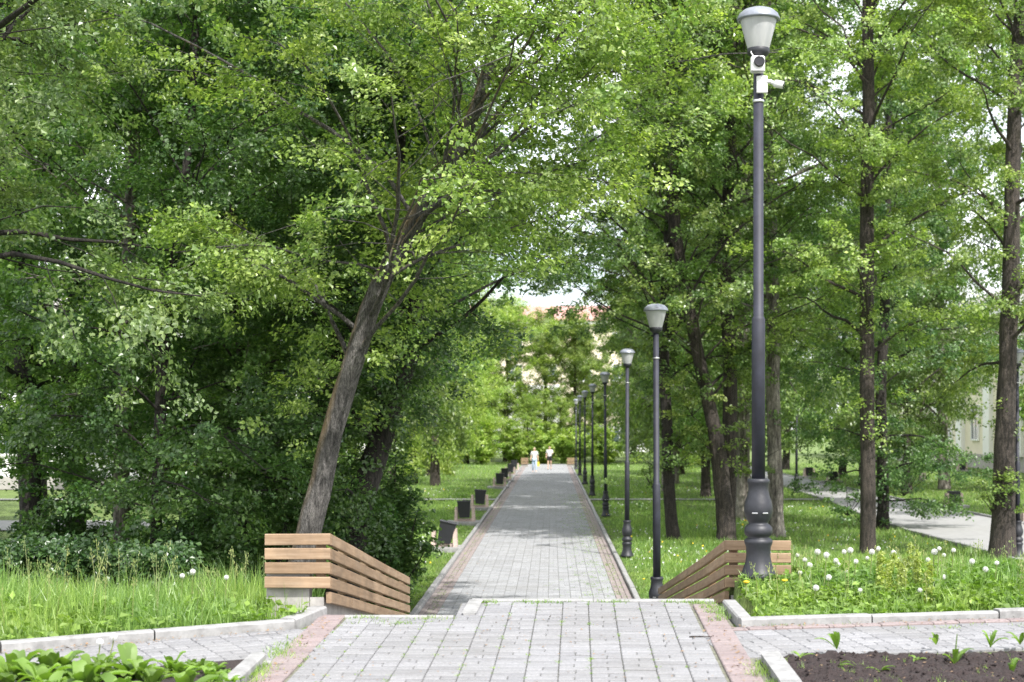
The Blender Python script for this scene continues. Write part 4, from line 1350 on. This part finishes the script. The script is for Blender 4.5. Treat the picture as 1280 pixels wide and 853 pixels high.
flakes(-1.80 + u_ * math.cos(LA) - v_ * math.sin(LA), 10.86 + u_ * math.sin(LA) + v_ * math.cos(LA), plane_z, .011, 0)
n = 700; flakes(PL + .1 + np.abs(rg.normal(0, .35, n)), 20 + rg.random(n) * 30, zero, .014, 0)
n = 260; flakes(1.42 + rg.random(n) * 2.2, 9.68 - rg.random(n) * 1.2, lambda d: plane_z(d) + .05, .009, 0)
tag(mb.build('leaf_litter', M['litter']), kind='stuff')


# broad herb plants: dock by the lower left kerb, weeds in the soil
def herb(name, x, y, z, n, L, W, label, seed, up=1.0, cat='plant', group=None, stalk=0):
    r3 = np.random.default_rng(seed)
    mb = MB()
    for i in range(n):
        az = i * 2.4 + r3.normal(0, .4); e = rad(r3.uniform(35, 80) * up)
        l = L * r3.uniform(.6, 1.1); wv = W * r3.uniform(.7, 1.15)
        dh = np.array([math.cos(az), math.sin(az), 0]); s = np.array([-math.sin(az), math.cos(az), 0])
        vs = []
        for u in np.linspace(0, 1, 7):
            el_ = e - u * u * .9
            c = dh * (l * u * math.cos(e) * (1 + .2 * u)) + np.array([0, 0, l * (u * math.sin(e) - .35 * u ** 3)])
            ww = wv * (.10 if u < .12 else math.sin(math.pi * min(1, (u * .88 + .06))) ** .7) * (1 + r3.normal(0, .13))
            cup = .25 * ww
            vs += [c - s * ww / 2 + (0, 0, cup), c + (0, 0, 0), c + s * ww / 2 + (0, 0, cup)]
        vs = np.array(vs)
        f = []
        for q_ in range(6):
            a = q_ * 3
            f += [[a, a + 1, a + 4, a + 3], [a + 1, a + 2, a + 5, a + 4]]
        mb.add(vs, f, 0, True)
    if stalk:
        tube(mb, [(0, 0, 0), (.01, 0, stalk * .6), (.02, .01, stalk)], [.006, .005, .003], 5)
    o = mb.build(name, M['dock'], None, (x, y, z))
    return tag(o, label, cat, group)


GD = 'broad-leaved dock plants in the lower left bed'
docks = [(165, 9.0, .36, 7), (62, 9.05, .33, 7), (20, 8.95, .34, 8), (5, 9.1, .26, 9), (240, 9.4, .15, 8), (280, 9.0, .15, 8), (225, 9.05, .22, 8), (295, 8.85, .13, 7), (268, 9.2, .15, 8), (75, 9.15, .28, 9), (130, 9.2, .24, 9), (160, 9.1, .22, 8), (250, 9.25, .18, 8), (50, 8.7, .34, 9), (105, 8.65, .34, 9), (270, 8.6, .2, 9), (10, 8.62, .26, 9), (60, 8.45, .30, 9), (115, 8.9, .30, 10), (150, 8.5, .30, 10), (190, 8.75, .26, 9), (232, 8.55, .30, 10), (262, 8.95, .20, 9), (215, 9.2, .24, 8), (285, 8.7, .20, 8), (90, 8.8, .26, 9), (35, 8.9, .22, 8), (175, 8.95, .24, 8)]
for i, (px_, d, L, n) in enumerate(docks):
    X_ = (px_ - VX) * d / F
    herb('dock_plant', X_, d, float(plane_z(d)) - .02, n + 3, L * .88, L * .28, 'bright green dock plant among the broad leaves in the lower left bed', 300 + i, group=GD)
mb = MB()
mb.add([(-14, 3.6, float(plane_z(3.6)) + .01), (-1.95, 3.6, float(plane_z(3.6)) + .01), (-1.9, 9.6, float(plane_z(9.6)) + .01), (-14, 3.9, float(plane_z(3.9)) + .01)], [[0, 1, 2, 3]])
tag(mb.build('left_soil_bed', M['soil']), kind='structure')
for i, (px_, py_, L, n, st, lab) in enumerate([
        (1046, 818, .115, 7, 0, 'upright two-leaved weed at the edge of the dark soil, leftmost of the tall weeds'),
        (1193, 838, .12, 8, .19, 'tallest weed with a long stalk in the middle of the dark soil'),
        (1170, 812, .09, 7, 0, 'short leafy weed left of the tall stalked weed in the soil'),
        (1238, 815, .11, 8, .1, 'bushy weed at the soil edge by the right picture border'),
        (1275, 812, .10, 8, 0, 'leafy weed touching the right picture border at the soil edge'),
        (1146, 832, .055, 6, 0, 'tiny bright weed seedling in open dark soil'),
        (1000, 828, .06, 7, 0, 'small weed beside the low kerb at the soil corner'),
        (1045, 842, .07, 8, 0, 'flat weed rosette in the dark soil near the kerb'),
        (1100, 846, .06, 8, 0, 'flat weed rosette at the bottom edge of the soil'),
        (1265, 850, .09, 9, 0, 'bright green leaves in the bottom right corner')]):
    pp = (py_ - 470) / 1.796; d = F / pp
    herb('soil_weed', (px_ - VX) / pp, d, float(plane_z(d)) + .03, max(4, n - 2), L * 1.55, L * .36, lab, 330 + i, up=1.25 if L > .08 else .6, group='weeds in the soil bed', stalk=st)


# tall yellow-green seeding weeds among the dandelions
def make_spike(seed):
    r3 = np.random.default_rng(seed)
    mb = MB(); h = .36
    tube(mb, curve_pts([(0, 0, 0), (.01, 0, h * .5), (.0, .01, h)], 6), np.linspace(.004, .0015, 6), 4)
    o = mb.build('seeding_weed', M['stem'])
    mb = MB()
    u = r3.uniform(.12, 1.02, 60); cen = np.column_stack([.01 * np.sin(u * 3), u * .01, u * h]); az = r3.uniform(0, 6.28, 60)
    leaves(mb, cen + np.column_stack([np.cos(az), np.sin(az), 0 * az]) * (.008 + .03 * (1.05 - u))[:, None], np.column_stack([np.cos(az), np.sin(az), .3 + 0 * az]), 7, .016, .022, r3, 0, .8, 0, .5)
    mb.build('foliage', M['spike'], o)
    return o


sp0 = [make_spike(500 + k) for k in range(2)]
r5 = np.random.default_rng(8)
for i, px_ in enumerate([1098, 1104, 1109, 1113, 1118, 1121, 1127, 1133, 1138, 1143, 1150, 1106, 1130, 1157]):
    c = sp0[i] if i < 2 else copy_tree(sp0[i % 2])
    d = r5.uniform(11.7, 12.9); x = (px_ - VX) * d / F
    c.location = (x, d, gz(x, d)); sv = r5.uniform(.75, 1.12); c.scale = (sv, sv, sv); c.rotation_euler = (r5.normal(0, .08), r5.normal(0, .08), r5.uniform(0, 6.28))
    tag(c, 'tall yellow-green seeding weed in the clump among the dandelions', 'weed', 'yellow-green weeds among the dandelions')


# dandelions
def make_dandelion(seed):
    r3 = np.random.default_rng(seed)
    mb = MB(); h = 1.0
    tube(mb, curve_pts([(0, 0, 0), (.02, .01, .5), (.03, 0, 1.0)], 6), [.0045] * 6, 5)
    st = mb.build('dandelion', M['stem'])
    mb = MB()
    n = 150
    k = np.arange(n) + .5
    ph = np.arccos(1 - 2 * k / n); th = math.pi * (1 + 5 ** .5) * k
    dv = np.column_stack([np.cos(th) * np.sin(ph), np.sin(th) * np.sin(ph), np.cos(ph)])
    R = .0235
    t1 = np.cross(dv, [.3, .5, .8]); t1 /= np.linalg.norm(t1, axis=1)[:, None]; t2 = np.cross(dv, t1)
    p = dv * R * r3.uniform(.9, 1.08, n)[:, None]; s = .0042
    v = np.stack([p + t1 * s, p + t2 * s, p - t1 * s, p - t2 * s], 1).reshape(-1, 3)
    mb.add(v, np.arange(n * 4).reshape(-1, 4))
    lathe(mb, [(.0, -.008), (.008, -.004), (.009, 0), (.006, .006), (0, .009)], segs=8, caps=False, mat=1)
    hd_ = mb.build('seed_head', [M['dandelion_white'], M['grass_dry']], st, (.03, 0, 1.0))
    return st


dd0 = [make_dandelion(400 + k) for k in range(2)]
spots = []
r4 = np.random.default_rng(21)
vis = [(997, 694), (1006, 700), (1022, 690), (1033, 694), (1045, 701), (1055, 690), (1063, 688), (1070, 702), (1078, 713), (1084, 698), (1090, 690), (1012, 707), (1025, 712), (1098, 686), (1117, 691), (1124, 700), (1168, 690), (1174, 686), (1180, 694), (1192, 688), (1101, 748), (1047, 706),
       (1058, 716), (1036, 722), (1000, 716), (1140, 712), (1160, 700), (1110, 708), (1215, 702), (1232, 712), (1205, 718), (1246, 704), (1066, 722), (1090, 726), (1020, 735), (1130, 726), (1180, 722), (1150, 738), (1262, 716), (1075, 738)]
ndn = len(vis)
for i, (px_, py_) in enumerate(vis):
    d = r4.uniform(12.2, 13.6) if py_ < 730 else r4.uniform(11.7, 12.2)
    p = P(px_, py_, d); z0 = gz(p[0], d)
    spots.append((p[0], d, z0, max(.08, p[2] - z0), 'white dandelion seed head among those crowding the sunlit right bed', 'dandelions in the right bed'))
for px_, py_, d, lab in ((283, 722, 11.6, 'white dandelion clock standing alone in tall grass left of the parapet'), (241, 715, 12.2, 'white dandelion clock beside the thin seed stalks in the left grass'), (228, 720, 12.1, 'faint dandelion clock leftmost in the left grass'),
                         (142, 796, 9.9, 'dandelion clock leaning over the left kerb'), (125, 803, 9.6, 'dandelion clock in front of the left kerb, above the dock leaves')):
    p = P(px_, py_, d); z0 = min(gz(p[0], d), p[2] - .12)
    spots.append((p[0], d, z0, p[2] - z0, lab, None))
for i, (x, y, z0, h, lab, grp) in enumerate(spots):
    c = dd0[i] if i < 2 else copy_tree(dd0[i % 2])
    c.location = (x - .03, y, z0); c.scale = (1, 1, h); c.rotation_euler = (0, 0, 0)
    for ch in c.children:
        s = r4.uniform(.75, 1.15); ch.scale = (s, s, s / h)
    tag(c, lab, 'dandelion', grp)
# yellow dandelion flowers
def make_yellow(x, y, z, h, lab):
    mb = MB(); tube(mb, [(0, 0, 0), (.01, 0, h * .5), (.012, 0, h)], [.004] * 3, 5)
    o = tag(mb.build('dandelion_flower', M['stem'], None, (x, y, z)), lab, 'flower')
    mb = MB(); lathe(mb, [(.004, -.01), (.02, -.002), (.026, .004), (.018, .01), (.006, .012)], segs=12); mb.build('flower_head', M['dandelion_yellow'], o, (.012, 0, h))
for px_, py_, d, lab in ((931, 728, 12.1, 'yellow dandelion flower in front of the tall lamp foot'), (979, 726, 12.4, 'yellow dandelion flower right of the tall lamp foot'), (804, 724, 28.5, 'yellow dandelion flower on the lawn behind the parapet lamp')):
    p = P(px_, py_, d); z0 = gz(p[0], d); make_yellow(p[0], d, z0, max(.1, p[2] - z0), lab)
# twig on the paving
mb = MB(); tube(mb, curve_pts([(-.075, 0, .006), (-.02, .006, .008), (.04, -.003, .007), (.08, .002, .006)], 8), [.005, .006, .005, .005, .004, .004, .004, .003], 6)
o = mb.build('fallen_twig', M['bark'], None, (1.02, 10.42, float(plane_z(10.42)) + .001)); tag(o, 'short brown twig lying on the grey paving near the right edge', 'twig')


# ------------------------------------------------------------------ buildings
def window(par, cx, y, z, w, h, axis, nrm):
    """axis 0: wall runs along x (faces -y), axis 1: wall runs along y (faces -x)"""
    fr, gl = MB(), MB()
    def bx(m, u, v, su, sv, t, off):
        if axis == 0: box(m, (cx + u, y - off, z + v), (su, t, sv))
        else: box(m, (cx - off, y + u, z + v), (t, su, sv))
    for s in (-1, 1):
        bx(fr, s * (w / 2 + .06), 0, .12, h + .24, .10, .05); bx(fr, 0, s * (h / 2 + .06), w - .004, .12, .10, .05)
    bx(fr, 0, 0, .07, h - .004, .06, .03); bx(fr, 0, h * .18, w - .01, .07, .055, .03)
    f = fr.build('window', M['wall_white'], par)
    bx(gl, 0, 0, w, h, .02, .012)
    gl.build('pane', M['glass'], f)


b = empty('far_building', (0, 165, 0), 0, 'peach building with red roof glimpsed through the gap over the path', 'building')
mb = MB(); box(mb, (-4, 8, 7.75), (44, 14, 12.5)); mb.build('wall', M['wall_peach'], b)
mb = MB(); box(mb, (-4, 7.9, 1.5), (44.3, 14.3, 3.0)); mb.build('ground_storey', M['wall_white'], b)
mb = MB(); box(mb, (-4, 8, 14.2), (45, 15, .4)); mb.build('cornice', M['wall_white'], b)
mb = MB(); hexa(mb, [(-26.8, .2, 14.4), (18.8, .2, 14.4), (18.8, 15.8, 14.4), (-26.8, 15.8, 14.4)], [(-23, 7, 16.5), (15, 7, 16.5), (15, 9, 16.5), (-23, 9, 16.5)]); mb.build('roof', M['roof_red'], b)
mb = MB(); box(mb, (-4, .85, 5.2), (10, .4, 4.4)); mb.build('portico', M['wall_white'], b)
for fl in range(4):
    for k in range(11):
        x = -23 + k * 3.8
        if abs(x + 4) < 5.2 and fl == 1: continue
        window(b, x, .99 if fl else .74, 1.7 + fl * 3.5, 1.4, 1.7, 0, -1)
b = empty('yellow_building', (30, 100, 0), 0, 'pale yellow building with white pilasters behind the trees at right', 'building')
mb = MB(); box(mb, (6, 0, 5.6), (12, 110, 9.6)); mb.build('wall', M['wall_yellow'], b)
mb = MB(); box(mb, (6, 0, .5), (12.3, 110.3, 1.0)); mb.build('plinth', M['plinth'], b)
mb = MB(); box(mb, (6, 0, 10.6), (13, 111, .4)); mb.build('cornice', M['wall_white'], b)
mb = MB(); hexa(mb, [(-.6, -55.6, 10.8), (12.6, -55.6, 10.8), (12.6, 55.6, 10.8), (-.6, 55.6, 10.8)], [(5, -50, 13.5), (7, -50, 13.5), (7, 50, 13.5), (5, 50, 13.5)]); mb.build('roof', M['plinth'], b)
for k in range(16):
    y = -52 + k * 7
    mb = MB(); box(mb, (-.12, y, 5.7), (.36, 1.5, 9.38)); mb.build('pilaster', M['wall_white'], b)
    for z in (3.2, 7.6): window(b, -.005, y + 3.5, z, 1.7, 2.3, 1, -1)
b = empty('white_building', (-34, 72, 0), 0, 'white building glimpsed between thicket trunks at the left edge', 'building')
mb = MB(); box(mb, (0, 5, 4.5), (36, 10, 8)); mb.build('wall', M['wall_white'], b)
mb = MB(); box(mb, (0, 5, .3), (36.3, 10.3, .6)); mb.build('plinth', M['plinth'], b)
mb = MB(); hexa(mb, [(-18.5, -.5, 8.5), (18.5, -.5, 8.5), (18.5, 10.5, 8.5), (-18.5, 10.5, 8.5)], [(-15, 4, 11), (15, 4, 11), (15, 6, 11), (-15, 6, 11)]); mb.build('roof', M['plinth'], b)
for fl in range(2):
    for k in range(9): window(b, -16 + k * 4, -.005, 2.6 + fl * 3.4, 1.5, 1.8, 0, -1)


# ------------------------------------------------------------------ people
def skin_obj(name, verts, edges, radii, m, parent=None, root=0, sub=2):
    me = bpy.data.meshes.new(name)
    me.from_pydata([Vector(v) for v in verts], edges, [])
    o = bpy.data.objects.new(name, me); C.objects.link(o)
    if parent is not None: o.parent = parent
    sk = o.modifiers.new('skin', 'SKIN'); sk.use_smooth_shade = True
    for k, r in enumerate(radii):
        d = me.skin_vertices[0].data[k]
        d.radius = r if isinstance(r, tuple) else (r, r); d.use_root = (k == root)
    ss = o.modifiers.new('sub', 'SUBSURF'); ss.levels = sub; ss.render_levels = sub
    me.materials.append(m)
    return o


def person(x, d, rz, step, label, top, legs_m, shorts, hair, armbend, shoes):
    """1.62 m walker coming towards the camera (front is -y), step: stride of the left foot"""
    V = {'pel': (0, 0, .86), 'wai': (0, .0, 1.0), 'che': (0, .01, 1.2), 'sho': (0, .01, 1.32), 'nec': (0, 0, 1.38), 'hd0': (0, -.01, 1.46), 'hd1': (0, -.012, 1.555),
         'hpl': (.085, 0, .83), 'knl': (.09, -.06 - step * .5, .47), 'anl': (.09, -step, .09 + .02), 'tol': (.10, -step - .15, .03),
         'hpr': (-.085, 0, .83), 'knr': (-.09, -.05 + step * .3, .47), 'anr': (-.09, step, .10), 'tor': (-.10, step - .14, .035),
         'shl': (.16, .01, 1.30), 'ell': (.215, .05, 1.06), 'wrl': (.225, -.06 - armbend * .1, .84 + armbend * .12), 'hal': (.22, -.09 - armbend * .12, .77 + armbend * .16),
         'shr': (-.16, .01, 1.30), 'elr': (-.215, .04, 1.06), 'wrr': (-.23, -.04, .84), 'har': (-.225, -.06, .76)}
    names = list(V); ix = {n: i for i, n in enumerate(names)}
    E = [('pel', 'wai'), ('wai', 'che'), ('che', 'sho'), ('sho', 'nec'), ('nec', 'hd0'), ('hd0', 'hd1'), ('pel', 'hpl'), ('hpl', 'knl'), ('knl', 'anl'), ('anl', 'tol'), ('pel', 'hpr'), ('hpr', 'knr'), ('knr', 'anr'), ('anr', 'tor'),
         ('sho', 'shl'), ('shl', 'ell'), ('ell', 'wrl'), ('wrl', 'hal'), ('sho', 'shr'), ('shr', 'elr'), ('elr', 'wrr'), ('wrr', 'har')]
    Rr = dict(pel=(.13, .10), wai=(.115, .085), che=(.14, .10), sho=(.10, .08), nec=.05, hd0=(.072, .088), hd1=(.07, .088), hpl=.085, knl=.055, anl=.036, tol=.034, hpr=.085, knr=.055, anr=.036, tor=.034,
              shl=.05, ell=.04, wrl=.028, hal=.036, shr=.05, elr=.04, wrr=.028, har=.036)
    body = skin_obj('person', [V[n] for n in names], [(ix[a], ix[b]) for a, b in E], [Rr[n] for n in names], M['skin'])
    body.location = (x, d, .0); body.rotation_euler = (0, 0, rz)
    tag(body, label, 'person')
    def sub(nm, ns, es, rr, m):
        return skin_obj(nm, [V[n] for n in ns], [(ns.index(a), ns.index(b)) for a, b in es], rr, m, body)
    lerp = lambda a, b, t: tuple(np.array(V[a]) * (1 - t) + np.array(V[b]) * t)
    V['eml'] = lerp('shl', 'ell', .85); V['emr'] = lerp('shr', 'elr', .85); V['nk'] = (0, .005, 1.345); V['hem'] = (0, 0, .83)
    sub('shirt', ['che', 'wai', 'hem', 'sho', 'nk', 'shl', 'eml', 'shr', 'emr'], [('che', 'wai'), ('wai', 'hem'), ('che', 'sho'), ('sho', 'nk'), ('sho', 'shl'), ('shl', 'eml'), ('sho', 'shr'), ('shr', 'emr')],
        [(.165, .12), (.15, .11), (.155, .12), (.12, .09), .06, .07, .068, .07, .068], M[top])
    if shorts:
        V['lgl'] = lerp('hpl', 'knl', .75); V['lgr'] = lerp('hpr', 'knr', .75)
        sub('shorts', ['pel', 'hpl', 'lgl', 'hpr', 'lgr'], [('pel', 'hpl'), ('hpl', 'lgl'), ('pel', 'hpr'), ('hpr', 'lgr')], [(.145, .115), .10, .09, .10, .09], M[legs_m])
    else:
        V['lgl'] = lerp('knl', 'anl', .95); V['lgr'] = lerp('knr', 'anr', .95)
        sub('jeans', ['pel', 'hpl', 'knl', 'lgl', 'hpr', 'knr', 'lgr'], [('pel', 'hpl'), ('hpl', 'knl'), ('knl', 'lgl'), ('pel', 'hpr'), ('hpr', 'knr'), ('knr', 'lgr')], [(.14, .11), .098, .07, .055, .098, .07, .055], M[legs_m])
    for a, t in (('anl', 'tol'), ('anr', 'tor')):
        V['h_'] = tuple(np.array(V[a]) - (0, -.03, .04)); V['t_'] = V[t]
        skin_obj('shoe', [V['h_'], V['t_']], [(0, 1)], [.045, .042], M[shoes], body)
    skin_obj('hair', [(0, .03, 1.60), (0, .05, 1.52), (0, .055, 1.46)], [(0, 1), (1, 2)], [(.078, .07), (.076, .055), (.06, .04)], M[hair], body)
    mb = MB()
    for s in (-1, 1): box(mb, (s * .028, -.098, 1.51), (.022, .008, .012))
    box(mb, (0, -.095, 1.445), (.045, .008, .01)); mb.build('face_features', M['hair_dark'], body)
    return body


pa = person(-1.10, 97.5, rad(6), .16, 'walker in white top and light blue jeans holding a yellow bag', 'cloth_white', 'cloth_jeans', False, 'hair_fair', 0, 'cloth_white')
pb = person(-.14, 104, rad(-4), -.13, 'walker in white T-shirt and black shorts on the path', 'cloth_white', 'cloth_black', True, 'hair_dark', 2.2, 'cloth_black')
bag = empty('yellow_bag', (-.86, 97.42, .40), 0, 'yellow bag hanging from the hand of the walker in jeans', 'bag')
mb = MB(); hexa(mb, [(-.09, -.04, 0), (.09, -.04, 0), (.09, .04, 0), (-.09, .04, 0)], [(-.075, -.02, .27), (.075, -.02, .27), (.075, .02, .27), (-.075, .02, .27)]); mb.build('bag_body', M['bag_yellow'], bag)
mb = MB(); tube(mb, curve_pts([(-.05, 0, .27), (-.03, 0, .36), (.03, 0, .36), (.05, 0, .27)], 8), [.007] * 8, 5); mb.build('bag_handle', M['bag_yellow'], bag)

# ------------------------------------------------------------------ light, sky, camera
sun_el, sun_az = rad(50), rad(30)        # the sun stands behind the camera, to its right
S = Vector((math.sin(sun_az) * math.cos(sun_el), -math.cos(sun_az) * math.cos(sun_el), math.sin(sun_el)))
li = bpy.data.lights.new('sun', 'SUN'); li.energy = 3.9; li.angle = rad(.6); li.color = (1, .97, .925)
so = bpy.data.objects.new('sun', li); C.objects.link(so); so.rotation_euler = (-S).to_track_quat('-Z', 'Y').to_euler()
so.location = (0, 0, 40)
w = bpy.data.worlds.new('World'); sc.world = w; w.use_nodes = True
nt = w.node_tree
sky = nt.nodes.new('ShaderNodeTexSky'); sky.sky_type = 'NISHITA'; sky.sun_disc = False
sky.sun_elevation = sun_el; sky.sun_rotation = math.atan2(S.x, S.y)
sky.air_density = 1.0; sky.dust_density = 3.0; sky.ozone_density = 1.0
bg = nt.nodes['Background']; 
cl = noise(nt, 2.2, 7, .62, coords(nt, 'Generated', (1, 1, 2.2)))
cr = ramp(nt, [(.34, (0, 0, 0)), (.56, (.85, .85, .85))]); nt.links.new(cl.outputs['Fac'], cr.inputs['Fac'])
nt.links.new(mixc(nt, sky.outputs[0], (10.0, 10.1, 10.4), cr.outputs['Color']), bg.inputs[0]); bg.inputs[1].default_value = .15

cam = bpy.data.cameras.new('camera'); co = bpy.data.objects.new('camera', cam); C.objects.link(co)
co.location = (0, 0, CH); co.rotation_euler = (rad(90), 0, 0)
cam.sensor_width = 36; cam.lens = F / 1280 * 36
cam.shift_x = -(VX - 640) / 1280; cam.shift_y = (VY - 426.5) / 1280
cam.clip_start = .1; cam.clip_end = 2000
cam.dof.use_dof = True; cam.dof.focus_distance = 15.0; cam.dof.aperture_fstop = 2.8
sc.camera = co
sc.view_settings.view_transform = 'Standard'; sc.view_settings.look = 'None'; sc.view_settings.gamma = 1; sc.view_settings.exposure = .92
sc.view_settings.use_curve_mapping = False
cy = sc.cycles
cy.max_bounces = 9; cy.diffuse_bounces = 5; cy.transmission_bounces = 7; cy.glossy_bounces = 2; cy.transparent_max_bounces = 12
cy.use_denoising = True
try: cy.denoising_prefilter = 'NONE'
except Exception: pass
try: cy.denoiser = 'OPENIMAGEDENOISE'
except Exception: pass
cy.sample_clamp_indirect = 6
cy.use_adaptive_sampling = True; cy.adaptive_threshold = .006
